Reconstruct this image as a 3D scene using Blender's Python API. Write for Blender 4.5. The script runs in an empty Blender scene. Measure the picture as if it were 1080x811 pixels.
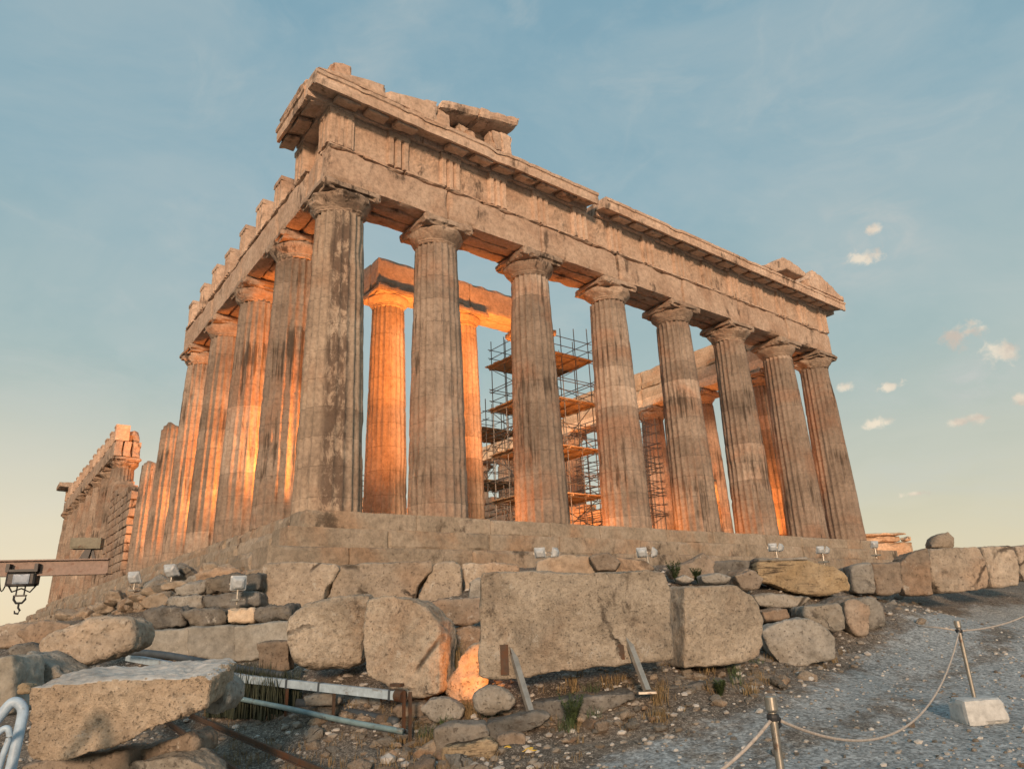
import bpy, bmesh, math, random
import numpy as np
from mathutils import Vector, Matrix, noise
random.seed(11)
scene = bpy.context.scene
COL = scene.collection
PI = math.pi

# ------------------------------------------------------------------ camera
CAM = np.array([-6.8766, -17.9081, -2.8593])
ROT = np.array([[0.79578017, -0.60423447, -0.04043055],
                [-0.15939018, -0.27339087, 0.9486054],
                [0.58423343, 0.74843713, 0.31386807]])      # right, up, forward
FPX = 728.6                                                    # focal length in pixels of a 1080 px wide picture
cd = bpy.data.cameras.new('camera'); cam = bpy.data.objects.new('camera', cd); COL.objects.link(cam)
cam.matrix_world = Matrix(((ROT[0][0], ROT[1][0], -ROT[2][0], CAM[0]), (ROT[0][1], ROT[1][1], -ROT[2][1], CAM[1]),
                           (ROT[0][2], ROT[1][2], -ROT[2][2], CAM[2]), (0, 0, 0, 1)))
cd.sensor_width = 36; cd.lens = 36 * FPX / 1080; cd.clip_start = .1; cd.clip_end = 20000
scene.camera = cam

# ------------------------------------------------------------------ light
scene.view_settings.view_transform = 'Standard'
try: scene.view_settings.look = 'None'
except Exception: pass
scene.view_settings.exposure = 0.0
scene.view_settings.gamma = 1.0
SUN_EL, SUN_AZ = math.radians(12.5), math.radians(218)      # azimuth of the sun seen from the temple, clockwise from +Y
sd = bpy.data.lights.new('sun', 'SUN'); sun = bpy.data.objects.new('sun', sd); COL.objects.link(sun)
sd.energy = 3.6; sd.angle = math.radians(7); sd.color = (1.0, .665, .43)
sdir = Vector((math.sin(SUN_AZ) * math.cos(SUN_EL), math.cos(SUN_AZ) * math.cos(SUN_EL), math.sin(SUN_EL)))
sun.rotation_euler = sdir.to_track_quat('Z', 'Y').to_euler()
sun.location = (-40, -40, 40)

def ray(px, py):
    return np.array([(px - 540) / FPX, -(py - 405.5) / FPX, 1.0]) @ ROT
def at(px, py, d):
    return Vector(CAM + ray(px, py) * d)
def direction(px, py):
    return Vector(ray(px, py)).normalized()

class NT:
    """small helper to write node trees"""
    def __init__(s, tree): s.t = tree; s.n = tree.nodes; s.l = tree.links
    def add(s, typ, **kw):
        n = s.n.new(typ)
        for k, v in kw.items(): setattr(n, k, v)
        return n
    def link(s, a, b): s.l.new(a, b)
    def put(s, sock, v):
        if hasattr(v, 'is_linked') or isinstance(v, bpy.types.NodeSocket): s.link(v, sock)
        else: sock.default_value = v
    def math(s, op, a, b=None, c=None, clamp=False):
        n = s.add('ShaderNodeMath', operation=op); n.use_clamp = clamp
        s.put(n.inputs[0], a)
        if b is not None: s.put(n.inputs[1], b)
        if c is not None: s.put(n.inputs[2], c)
        return n.outputs[0]
    def vmath(s, op, a, b=None):
        n = s.add('ShaderNodeVectorMath', operation=op); s.put(n.inputs[0], a)
        if b is not None: s.put(n.inputs[1], b)
        return n.outputs['Value'] if op in ('LENGTH', 'DOT_PRODUCT', 'DISTANCE') else n.outputs[0]
    def noise(s, vec, scale, detail=5, rough=.55, dist=0.0):
        n = s.add('ShaderNodeTexNoise'); s.put(n.inputs['Vector'], vec)
        n.inputs['Scale'].default_value = scale; n.inputs['Detail'].default_value = detail
        n.inputs['Roughness'].default_value = rough; n.inputs['Distortion'].default_value = dist
        return n.outputs['Fac']
    def ramp(s, fac, stops, interp='LINEAR'):
        n = s.add('ShaderNodeValToRGB'); s.put(n.inputs[0], fac); cr = n.color_ramp; cr.interpolation = interp
        while len(cr.elements) < len(stops): cr.elements.new(.5)
        for e, (p, c) in zip(cr.elements, stops):
            e.position = p; e.color = (*c, 1) if isinstance(c, tuple) else (c, c, c, 1)
        return n.outputs[0]
    def step(s, v, a, b):
        n = s.add('ShaderNodeMapRange', interpolation_type='SMOOTHSTEP'); s.put(n.inputs[0], v)
        n.inputs[1].default_value = a; n.inputs[2].default_value = b; return n.outputs[0]
    def mix(s, fac, a, b, blend='MIX'):
        n = s.add('ShaderNodeMix', data_type='RGBA', blend_type=blend)
        s.put(n.inputs[0], fac); 
        for sock, v in ((n.inputs[6], a), (n.inputs[7], b)):
            s.put(sock, (*v, 1) if isinstance(v, tuple) else v)
        return n.outputs[2]

def build_world():
    w = bpy.data.worlds.new('World'); scene.world = w; w.use_nodes = True
    t = NT(w.node_tree); t.n.clear()
    out = t.add('ShaderNodeOutputWorld'); bg = t.add('ShaderNodeBackground'); bg.inputs['Strength'].default_value = .1
    t.link(bg.outputs[0], out.inputs[0])
    tc = t.add('ShaderNodeTexCoord'); D = t.vmath('NORMALIZE', tc.outputs['Generated'])
    sky = t.add('ShaderNodeTexSky', sky_type='NISHITA'); sky.sun_disc = False
    sky.sun_elevation = SUN_EL; sky.sun_rotation = SUN_AZ; sky.dust_density = 2.0
    sx = t.add('ShaderNodeSeparateXYZ'); t.link(D, sx.inputs[0])
    veil = t.noise(t.vmath('MULTIPLY', D, (1.2, 1.2, 4.0)), 2.2, 6, .6, .8)
    z = t.math('ADD', sx.outputs[2], t.math('MULTIPLY', t.math('SUBTRACT', veil, .5), .07))
    col = t.ramp(t.math('MULTIPLY_ADD', z, .5, .5), [(.40, (.30, .22, .14)), (.495, (.90, .70, .40)), (.53, (.77, .68, .47)),
        (.58, (.60, .61, .50)), (.66, (.42, .535, .52)), (.76, (.30, .46, .525)), (.90, (.225, .40, .50))])
    W = t.vmath('ADD', t.vmath('MULTIPLY', D, (1.0, 1.0, 2.2)), t.vmath('MULTIPLY', t.noise(D, 2.0, 4), (.35, .35, .35)))
    f1 = t.noise(W, 2.3, 8, .6, .5); f2 = t.noise(W, 5.5, 8, .62, .7)
    col = t.mix(t.math('MULTIPLY', t.step(f1, .38, .68), .55), col, t.mix(.5, col, (.60, .63, .60)))
    col = t.mix(t.math('MULTIPLY', t.step(f1, .52, .30), .35), col, t.mix(1.0, col, (.83, .88, .91), 'MULTIPLY'))
    col = t.mix(t.math('MULTIPLY', t.step(f2, .50, .74), .24), col, (.60, .63, .60))
    gl = t.vmath('LENGTH', t.vmath('MULTIPLY', t.vmath('SUBTRACT', D, tuple(direction(10, 640))), (1, 1, 1.7)))
    col = t.mix(t.math('MULTIPLY', t.step(gl, .55, .0), .6), col, (1.0, .84, .60))      # the last glow on the horizon
    # small evening clouds low over the right-hand end of the temple
    fn = t.noise(D, 60, 6, .62, .3); fb = t.noise(D, 22, 4, .55)
    puffs = [(1013, 354, .021, 1.5), (1020, 350, .013, 1.6), (1052, 371, .018, 1.4), (1059, 373, .012, 1.3), (1030, 441, .014, 2.2), (1012, 445, .012, 2.6), (925, 446, .017, 3.2),
             (941, 407, .014, 2.6), (911, 271, .019, 2.2), (922, 242, .010, 1.6), (890, 408, .008, 1.4), (1078, 421, .010, 1.4), (968, 520, .014, 4.0)]
    m = None
    for px, py, r, fl in puffs:
        d = t.vmath('SUBTRACT', D, tuple(direction(px, py)))
        d = t.vmath('LENGTH', t.vmath('MULTIPLY', d, (1, 1, fl)))
        f = t.math('SUBTRACT', 1.0, t.math('DIVIDE', d, r * 1.35))
        m = f if m is None else t.math('MAXIMUM', m, f)
    mm = t.math('ADD', m, t.math('MULTIPLY', t.math('SUBTRACT', fn, .5), 2.6))
    cm = t.step(mm, .0, .9)
    col = t.mix(t.math('MULTIPLY', cm, .85), col, t.mix(t.step(fb, .35, .6), (.66, .54, .44), (1.0, .84, .64)))
    # thin veil of high cloud
    hz = None
    for px, py, r in ((908, 258, .125), (1030, 400, .07), (860, 330, .06), (300, 620, .3)):
        d = t.vmath('LENGTH', t.vmath('MULTIPLY', t.vmath('SUBTRACT', D, tuple(direction(px, py))), (1, 1, 1.5)))
        f = t.math('SUBTRACT', 1.0, t.math('DIVIDE', d, r)); hz = f if hz is None else t.math('MAXIMUM', hz, f)
    hm = t.math('MULTIPLY', t.step(hz, 0, 1), t.step(t.noise(t.vmath('MULTIPLY', D, (1, 1, 2)), 14, 6, .6, .6), .35, .75))
    col = t.mix(t.math('MULTIPLY', hm, .75), col, (.62, .62, .58))
    col = t.mix(1.0, col, (10.0, 10.0, 10.0), 'MULTIPLY')
    col = t.mix(.9, sky.outputs[0], col)
    t.link(col, bg.inputs['Color'])
build_world()

# ------------------------------------------------------------------ materials
def principled(name):
    m = bpy.data.materials.new(name); m.use_nodes = True
    t = NT(m.node_tree); b = t.n['Principled BSDF']
    return m, t, b

def stone(name, cols, tint=(.36, .22, .13), tint_amt=.5, stain=.6, stain_lo=.53, pits=.5, crack=.0, bump=.6, scale=1.0, drum=0.0, vstretch=.16,
          dark=(.045, .034, .026), rough=.9, streak=None, sscale=1.0, lichen=0.0):
    m, t, b = principled(name)
    tc = t.add('ShaderNodeTexCoord'); oi = t.add('ShaderNodeObjectInfo')
    off = t.vmath('MULTIPLY', oi.outputs['Random'], (61.0, 37.0, 83.0))
    P = t.vmath('ADD', tc.outputs['Object'], off)
    n1 = t.noise(P, .8 * scale, 6, .6, .3)
    base = t.ramp(n1, [(.3, cols[0]), (.5, cols[1]), (.7, cols[2])])
    n5 = t.noise(P, .45 * scale, 5, .6, .5)
    base = t.mix(t.math('MULTIPLY', t.step(n5, .47, .66), tint_amt), base, tint)
    n2 = t.noise(P, 7 * scale, 9, .72)
    base = t.mix(1.0, base, t.ramp(n2, [(.3, .62), (.5, .98), (.7, 1.28)]), 'MULTIPLY')
    sx = t.add('ShaderNodeSeparateXYZ'); t.link(tc.outputs['Object'], sx.inputs[0])
    if drum:
        q = t.math('DIVIDE', t.math('ADD', sx.outputs[2], t.math('MULTIPLY', oi.outputs['Random'], .5)), drum)
        wn = t.add('ShaderNodeTexWhiteNoise', noise_dimensions='2D')
        cv = t.add('ShaderNodeCombineXYZ'); t.link(t.math('FLOOR', q), cv.inputs[0]); t.link(oi.outputs['Random'], cv.inputs[1])
        t.link(cv.outputs[0], wn.inputs['Vector'])
        base = t.mix(1.0, base, t.ramp(wn.outputs['Value'], [(0, .80), (.2, .98), (.8, 1.02), (.9, 1.10), (.93, 1.38), (1, 1.42)]), 'MULTIPLY')
        fr = t.math('FRACT', q); e = t.math('MINIMUM', fr, t.math('SUBTRACT', 1.0, fr))
        e = t.math('ADD', e, t.math('MULTIPLY', t.math('SUBTRACT', n2, .5), .03))
        joint = t.math('SUBTRACT', 1.0, t.step(e, .004, .022))
        base = t.mix(t.math('MULTIPLY', joint, .38), base, (.06, .045, .035))
    n3 = t.noise(t.vmath('MULTIPLY', P, (1, 1, vstretch)), 2.3 * scale * sscale, 10, .7, .35)
    n3b = t.noise(P, .55 * scale, 4, .5)
    sm = t.step(t.math('ADD', n3, t.math('MULTIPLY', t.math('SUBTRACT', n3b, .5), .7)), stain_lo, stain_lo + .14)
    base = t.mix(t.math('MULTIPLY', sm, stain), base, dark)
    if lichen:
        lm = t.step(t.noise(P, 3.6, 9, .78, .2), .585, .65); base = t.mix(t.math('MULTIPLY', lm, lichen), base, (.47, .455, .415))
        lm = t.step(t.noise(P, 5.1, 9, .8, .3), .62, .67); base = t.mix(t.math('MULTIPLY', lm, lichen), base, (.13, .115, .095))
    if streak:                             # a dark crust running down one side of the shaft
        dv = t.vmath('NORMALIZE', t.vmath('MULTIPLY', tc.outputs['Object'], (1, 1, 0)))
        f = t.step(t.vmath('DOT_PRODUCT', dv, (streak[0], streak[1], 0.0)), .84, .985)
        k_ = t.noise(t.vmath('MULTIPLY', P, (1, 1, .45)), 4.5, 10, .78, .6)
        k_ = t.step(t.math('ADD', k_, t.math('MULTIPLY', t.math('SUBTRACT', t.noise(P, .5, 3), .5), .5)), .43, .53)
        base = t.mix(t.math('MULTIPLY', t.math('MULTIPLY', f, k_), .75), base, (.065, .042, .032))
    n4 = t.noise(P, 26 * scale, 5, .6)
    n4b = t.noise(P, 11 * scale, 5, .62)
    pit = t.math('MAXIMUM', t.step(n4, .60, .70), t.step(n4b, .62, .70))
    base = t.mix(t.math('MULTIPLY', pit, pits), base, tuple(c * 1.6 for c in dark))
    h = t.math('ADD', t.math('MULTIPLY', n2, .7), t.math('MULTIPLY', n4, .5))
    h = t.math('SUBTRACT', h, t.math('MULTIPLY', pit, .35))
    h = t.math('ADD', h, t.math('MULTIPLY', n4b, .6))
    if crack:
        vo = t.add('ShaderNodeTexVoronoi', feature='DISTANCE_TO_EDGE')
        wp = t.vmath('ADD', P, t.vmath('MULTIPLY', t.vmath('SUBTRACT', t.noise(P, 2.5, 6, .65), (.5, .5, .5)), (.5, .5, .5)))
        t.put(vo.inputs['Vector'], wp); vo.inputs['Scale'].default_value = crack
        ck = t.math('SUBTRACT', 1.0, t.step(vo.outputs['Distance'], .002, .016))
        ck = t.math('MULTIPLY', ck, t.step(t.noise(P, .9, 3), .48, .60))
        base = t.mix(t.math('MULTIPLY', ck, .8), base, (.03, .024, .02)); h = t.math('SUBTRACT', h, t.math('MULTIPLY', ck, .8))
    hs = t.add('ShaderNodeHueSaturation'); t.put(hs.inputs['Color'], base)
    t.put(hs.inputs['Value'], t.math('MULTIPLY_ADD', oi.outputs['Random'], .28, .86))
    t.link(hs.outputs[0], b.inputs['Base Color'])
    b.inputs['Roughness'].default_value = rough
    try: b.inputs['Specular IOR Level'].default_value = .25
    except Exception: pass
    bp = t.add('ShaderNodeBump'); bp.inputs['Strength'].default_value = bump; bp.inputs['Distance'].default_value = .05
    t.put(bp.inputs['Height'], h); t.link(bp.outputs[0], b.inputs['Normal'])
    return m

def paint(name, col, rough=.5, metal=0.0, rust=0.0, rustcol=(.11, .05, .025), var=.25, scale=9):
    m, t, b = principled(name)
    tc = t.add('ShaderNodeTexCoord'); n = t.noise(tc.outputs['Object'], scale, 7, .65)
    c = t.mix(1.0, col, t.ramp(n, [(.3, 1 - var), (.7, 1 + var)]), 'MULTIPLY')
    if rust:
        n2 = t.noise(tc.outputs['Object'], scale * .5, 8, .7, .4)
        c = t.mix(t.math('MULTIPLY', t.step(n2, .62 - .25 * rust, .72 - .2 * rust), .9), c, rustcol)
    t.link(c, b.inputs['Base Color']); b.inputs['Roughness'].default_value = rough; b.inputs['Metallic'].default_value = metal
    bp = t.add('ShaderNodeBump'); bp.inputs['Strength'].default_value = .2; bp.inputs['Distance'].default_value = .01
    t.put(bp.inputs['Height'], n); t.link(bp.outputs[0], b.inputs['Normal'])
    return m

M = {}
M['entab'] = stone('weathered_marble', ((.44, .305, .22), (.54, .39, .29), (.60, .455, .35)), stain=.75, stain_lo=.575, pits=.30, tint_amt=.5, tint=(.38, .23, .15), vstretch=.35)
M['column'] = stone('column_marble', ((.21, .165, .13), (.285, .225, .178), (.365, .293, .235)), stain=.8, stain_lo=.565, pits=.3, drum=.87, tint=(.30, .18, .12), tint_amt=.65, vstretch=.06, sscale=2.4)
_sd = Vector((-.25, -.97)).normalized()
M['capital'] = stone('capital_marble', ((.25, .185, .14), (.36, .27, .205), (.46, .36, .28)), stain=.85, stain_lo=.55, pits=.3, tint_amt=.5, tint=(.33, .2, .13), vstretch=.3, sscale=1.6)
M['corner'] = stone('corner_column_marble', ((.245, .19, .145), (.32, .25, .19), (.39, .315, .245)), stain=.6, stain_lo=.58, pits=.35, drum=.87, tint=(.27, .165, .105), tint_amt=.5, vstretch=.07, streak=(_sd.x, _sd.y))
M['inner'] = stone('inner_marble', ((.46, .34, .23), (.54, .41, .29), (.58, .46, .34)), stain=.35, stain_lo=.63, pits=.2, drum=.95, tint_amt=.4, vstretch=.12)
M['clean'] = stone('pale_marble', ((.54, .43, .31), (.58, .47, .35), (.62, .52, .4)), stain=.2, stain_lo=.66, pits=.12, tint_amt=.25)
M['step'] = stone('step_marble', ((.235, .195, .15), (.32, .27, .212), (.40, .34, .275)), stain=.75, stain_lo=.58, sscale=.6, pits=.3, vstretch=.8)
M['tan'] = stone('tan_stone', lichen=.6, cols= ((.25, .215, .172), (.35, .30, .243), (.43, .378, .31)), stain=.6, stain_lo=.61, pits=.55, bump=.9, vstretch=.7, tint_amt=.35, crack=.35)
M['tool'] = stone('tooled_stone', lichen=.6, cols= ((.235, .205, .165), (.355, .31, .25), (.45, .40, .33)), stain=.65, stain_lo=.60, pits=.30, bump=1.0, vstretch=.55, tint_amt=.45, tint=(.31, .22, .15), scale=1.7, crack=.35)
M['grey'] = stone('grey_stone', lichen=.6, cols= ((.21, .205, .185), (.29, .28, .255), (.37, .36, .33)), stain=.5, stain_lo=.6, pits=.45, bump=.9, vstretch=.7, tint=(.22, .18, .13), tint_amt=.5, crack=.4)
M['near'] = stone('pecked_pale_stone', lichen=.6, cols= ((.34, .27, .20), (.47, .385, .29), (.55, .465, .36)), stain=.5, stain_lo=.60, pits=.35, bump=1.0, vstretch=.8, tint_amt=.35, tint=(.36, .25, .16), scale=1.9)
M['dark'] = stone('dark_stone', lichen=.6, cols= ((.085, .087, .083), (.15, .148, .14), (.24, .23, .21)), stain=.6, stain_lo=.55, pits=.5, bump=.9, vstretch=2.0, tint=(.2, .16, .11), tint_amt=.5)
M['layer'] = stone('layered_stone', ((.25, .195, .125), (.36, .29, .195), (.44, .37, .27)), stain=.9, stain_lo=.53, pits=.4, bump=1.0, vstretch=8, tint=(.36, .24, .1), tint_amt=.6)
M['ashlar'] = stone('grey_ashlar', lichen=.6, cols= ((.22, .215, .19), (.28, .275, .25), (.33, .33, .305)), stain=.45, stain_lo=.6, pits=.25, bump=.4, vstretch=.25, tint=(.2, .17, .125), tint_amt=.5)
M['brown'] = stone('brown_stone', lichen=.6, cols= ((.175, .145, .115), (.245, .205, .165), (.315, .27, .225)), stain=.5, stain_lo=.58, pits=.5, bump=.8, vstretch=.6)
M['sawn'] = stone('sawn_top', ((.36, .36, .345), (.42, .42, .405), (.48, .475, .455)), stain=.3, stain_lo=.63, pits=.15, bump=.3, vstretch=1, tint_amt=.2)
M['steel'] = paint('galvanised_steel', (.42, .40, .36), .45, .7, .35)
M['rust'] = paint('rusty_steel', (.085, .058, .042), .8, .3, .6)
M['pipe'] = paint('pale_blue_pipe', (.34, .44, .52), .5, 0, .25, (.16, .15, .14))
M['pipedark'] = paint('dark_hose', (.05, .065, .08), .55)
M['pipeteal'] = paint('teal_conduit', (.16, .25, .28), .5, 0, .3, (.08, .07, .06))
M['lampwhite'] = paint('white_lamp_housing', (.38, .42, .45), .45, 0, .15, (.2, .19, .18))
M['glass'] = paint('lamp_glass', (.20, .24, .27), .12)
M['beam'] = paint('brown_beam_paint', (.225, .165, .14), .6, .1, .3, (.15, .075, .05))
M['beamblock'] = paint('grey_green_paint', (.17, .16, .12), .6, .1, .25)
M['black'] = paint('black_steel', (.03, .032, .036), .5, .3)
M['hoistblue'] = paint('blue_grey_cover', (.16, .22, .30), .45, .1)
M['scaf'] = paint('scaffold_tube', (.20, .185, .165), .5, .6, .3)
M['plank'] = paint('scaffold_plank', (.40, .28, .17), .8, 0, .2, (.2, .12, .07), .35, 4)
M['rope'] = paint('grey_rope', (.40, .36, .32), .85, 0, 0, var=.3, scale=40)
M['post'] = paint('worn_post_metal', (.36, .34, .30), .4, .8, .3)
M['concrete'] = paint('pale_concrete', (.46, .48, .48), .9, 0, 0, var=.25, scale=14)
M['tarp'] = paint('blue_white_sheet', (.36, .47, .58), .5, 0, .12, (.2, .2, .2))
M['tape'] = paint('yellow_plastic', (.62, .42, .05), .5)
def leaf(name, a, b_):
    m, t, b = principled(name)
    oi = t.add('ShaderNodeObjectInfo'); g = t.add('ShaderNodeNewGeometry'); 
    n = t.noise(g.outputs['Position'], 9, 3)
    t.link(t.mix(t.step(n, .35, .65), a, b_), b.inputs['Base Color']); b.inputs['Roughness'].default_value = .75
    return m
M['green'] = leaf('green_leaf', (.035, .06, .025), (.07, .11, .04))
M['darkgreen'] = leaf('dark_reed', (.018, .028, .018), (.04, .05, .028))
M['dry'] = leaf('dry_grass', (.26, .19, .09), (.17, .12, .06))

# ------------------------------------------------------------------ object helpers
def tag(o, label=None, cat=None, group=None, kind=None):
    if label: o['label'] = label
    if cat: o['category'] = cat
    if group: o['group'] = group
    if kind: o['kind'] = kind
    return o
def empty(name, loc, rz=0.0, label=None, cat=None, group=None):
    o = bpy.data.objects.new(name, None); COL.objects.link(o); o.location = loc; o.rotation_euler.z = rz; o.empty_display_size = .3
    return tag(o, label, cat, group)
def link(name, me, mat=None, parent=None, loc=None, smooth=False):
    o = bpy.data.objects.new(name, me); COL.objects.link(o)
    if mat and not me.materials: me.materials.append(M[mat] if isinstance(mat, str) else mat)
    if parent: o.parent = parent
    if loc is not None: o.location = loc
    if smooth: me.shade_smooth()
    return o
def copy_tree(o, parent=None):
    c = o.copy(); COL.objects.link(c); c.parent = parent
    for ch in o.children: copy_tree(ch, c)
    return c

def nz(p, f, seed=0.0):
    return noise.noise(Vector((p[0] * f + seed, p[1] * f - seed * 1.7, p[2] * f + seed * .6)))

class MB:
    def __init__(s): s.v = []; s.f = []
    def grid(s, P):
        """P[i][j] -> points, adds quads"""
        b = len(s.v); n = len(P); m = len(P[0])
        for r in P: s.v.extend(r)
        for i in range(n - 1):
            for j in range(m - 1):
                s.f.append((b + i * m + j, b + i * m + j + 1, b + (i + 1) * m + j + 1, b + (i + 1) * m + j))
    def rough(s, x0, x1, y0, y1, z0, z1, seg=.2, amp=.008, chip=.03, seed=0.0, freq=1.6, fn=None):
        """a stone block: subdivided box with worn faces and chipped edges"""
        A = (x0, y0, z0); B = (x1, y1, z1); L = [B[k] - A[k] for k in range(3)]
        N = [max(1, int(round(L[k] / seg))) for k in range(3)]
        ts = [[A[k] + L[k] * i / N[k] for i in range(N[k] + 1)] for k in range(3)]
        def dp(p, on):
            q = list(p)
            for k in range(3): q[k] += amp * nz(p, freq * 1.3, seed + 7.1 * k) * 1.5
            if sum(1 for k in range(3) if on[k]) >= 2 and chip:
                c = chip * (.22 + max(0, nz(p, freq, seed + 3) + .15) * 1.6 + max(0, nz(p, freq * 4, seed + 9)) * .8)
                for k in range(3):
                    if on[k]: q[k] -= on[k] * min(c, L[k] * .4)
            return tuple(fn(q)) if fn else tuple(q)
        for k in range(3):
            i1, i2 = (k + 1) % 3, (k + 2) % 3
            for side in (0, 1):
                P = []
                for a_i, a in enumerate(ts[i1]):
                    row = []
                    for b_i, b in enumerate(ts[i2]):
                        p = [0, 0, 0]; p[k] = B[k] if side else A[k]; p[i1] = a; p[i2] = b
                        on = [0, 0, 0]; on[k] = 1 if side else -1
                        on[i1] = -1 if a_i == 0 else (1 if a_i == N[i1] else 0)
                        on[i2] = -1 if b_i == 0 else (1 if b_i == N[i2] else 0)
                        row.append(dp(p, on))
                    P.append(row)
                if not side: P = P[::-1]
                s.grid(P)
    def box(s, x0, x1, y0, y1, z0, z1):
        b = len(s.v)
        s.v += [(x0, y0, z0), (x1, y0, z0), (x1, y1, z0), (x0, y1, z0), (x0, y0, z1), (x1, y0, z1), (x1, y1, z1), (x0, y1, z1)]
        for f in ((3, 2, 1, 0), (4, 5, 6, 7), (0, 1, 5, 4), (1, 2, 6, 5), (2, 3, 7, 6), (3, 0, 4, 7)): s.f.append(tuple(b + i for i in f))
    def tube(s, pts, r, n=8, cap=True):
        pts = [Vector(p) for p in pts]; b = len(s.v); N = len(pts)
        for i, p in enumerate(pts):
            d = (pts[min(i + 1, N - 1)] - pts[max(i - 1, 0)]).normalized()
            u = d.cross(Vector((0, 0, 1)));
            if u.length < .05: u = d.cross(Vector((1, 0, 0)))
            u.normalize(); w = u.cross(d)
            rr = r[i] if isinstance(r, (list, tuple)) else r
            for k in range(n):
                a = 2 * PI * k / n; s.v.append(tuple(p + u * rr * math.cos(a) + w * rr * math.sin(a)))
        for i in range(N - 1):
            for k in range(n):
                s.f.append((b + i * n + k, b + i * n + (k + 1) % n, b + (i + 1) * n + (k + 1) % n, b + (i + 1) * n + k))
        if cap:
            s.f.append(tuple(b + k for k in range(n))[::-1]); s.f.append(tuple(b + (N - 1) * n + k for k in range(n)))
    def bar(s, a, b_, w, h):
        """square-section bar between two points"""
        a = Vector(a); c = Vector(b_); d = (c - a).normalized(); u = d.cross(Vector((0, 0, 1)))
        if u.length < .05: u = Vector((1, 0, 0))
        u.normalize(); v = u.cross(d); q = len(s.v)
        for p in (a, c):
            for su, sv in ((-1, -1), (1, -1), (1, 1), (-1, 1)): s.v.append(tuple(p + u * su * w / 2 + v * sv * h / 2))
        for f in ((0, 1, 2, 3), (7, 6, 5, 4), (0, 4, 5, 1), (1, 5, 6, 2), (2, 6, 7, 3), (3, 7, 4, 0)): s.f.append(tuple(q + i for i in f))
    def lathe(s, prof, n=32, c=(0, 0), fn=None):
        P = []
        for r, z in prof:
            row = []
            for k in range(n + 1):
                a = 2 * PI * (k % n) / n; p = (c[0] + r * math.cos(a), c[1] + r * math.sin(a), z); row.append(fn(p) if fn else p)
            P.append(row)
        s.grid([r[::-1] for r in P])
    def prism(s, poly, f, g):
        """poly: 2-D points; f/g: functions mapping a 2-D point to the two 3-D end faces"""
        b = len(s.v); n = len(poly)
        s.v += [tuple(f(p)) for p in poly] + [tuple(g(p)) for p in poly]
        s.f.append(tuple(range(b, b + n))[::-1]); s.f.append(tuple(range(b + n, b + 2 * n)))
        for i in range(n): s.f.append((b + i, b + (i + 1) % n, b + n + (i + 1) % n, b + n + i))
    def mesh(s, name, fix=False, weld=False):
        me = bpy.data.meshes.new(name); me.from_pydata(s.v, [], s.f); me.update()
        if fix or weld:
            bm = bmesh.new(); bm.from_mesh(me)
            if weld: bmesh.ops.remove_doubles(bm, verts=bm.verts, dist=.0005)
            bmesh.ops.recalc_face_normals(bm, faces=bm.faces); bm.to_mesh(me); bm.free()
        return me
    def build(s, name, mat, parent=None, loc=None, smooth=False, fix=True, weld=False):
        return link(name, s.mesh(name, fix, weld), mat, parent, loc, smooth)

# ------------------------------------------------------------------ the ground
def smooth01(x): x = max(0.0, min(1.0, x)); return x * x * (3 - 2 * x)
ctrl = [(-6.9, -17.9, -4.46), (-3, -18.5, -4.5), (-10, -20, -4.6), (-3.06, -15.3, -4.42), (-8, -14, -4.62), (-12, -10, -4.7), (2, -20, -4.4), (10, -20, -4.0), (20, -20, -3.4),
        (5, 5, -1.75), (15, 10, -1.75), (3, -2.2, -1.95), (10, -2.2, -1.9), (20, -2.2, -1.85), (31, -2.2, -1.85), (34, 8, -2.0), (33, 40, -2), (15, 40, -1.8),
        (-2.4, 3, -2.35), (-2.4, 15, -2.3), (-2.4, 40, -2.4), (-3, 72, -2.6), (15, 75, -2.4), (0, -3.2, -2.85), (-.5, -9.3, -3.85), (-1.7, -5.5, -3.6),
        (-12, 0, -4.2), (-9, -5, -4.55), (-11, 8, -3.0), (-18, 12, -3.4), (-25, -10, -6), (-20, 40, -4.5), (-6, 25, -2.8)]
for px, py, d in ((345, 722, 10.5), (425, 752, 9.6), (600, 724, 9.1), (770, 708, 9.7), (850, 632, 14), (845, 700, 11), (970, 634, 20), (1055, 626, 22), (1022, 752, 8),
                  (200, 702, 13), (205, 775, 10), (330, 818, 7.8), (480, 800, 8.0), (640, 760, 8.3), (830, 740, 8.6), (920, 690, 11.5), (1060, 660, 13.5), (30, 662, 22),
                  (270, 800, 8.7), (400, 815, 7.5), (350, 792, 8.6), (250, 778, 9.7), (300, 770, 9.6), (430, 800, 7.9), (920, 665, 12.8), (560, 640, 13.2), (690, 606, 15), (760, 606, 15.5), (1150, 640, 22), (1200, 700, 14), (110, 668, 17)):
    ctrl.append(tuple(at(px, py, d)))
CT = np.array(ctrl)
def _phi(d2): return np.where(d2 > 1e-9, .5 * d2 * np.log(np.maximum(d2, 1e-12)), 0.0)
_n = len(CT); _K = np.zeros((_n + 3, _n + 3))
_K[:_n, :_n] = _phi(((CT[:, None, :2] - CT[None, :, :2]) ** 2).sum(2)) + np.eye(_n) * .6
_K[:_n, _n] = 1; _K[:_n, _n + 1:] = CT[:, :2]; _K[_n:, :_n] = _K[:_n, _n:].T
_W = np.linalg.solve(_K, np.concatenate([CT[:, 2], np.zeros(3)]))
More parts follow.
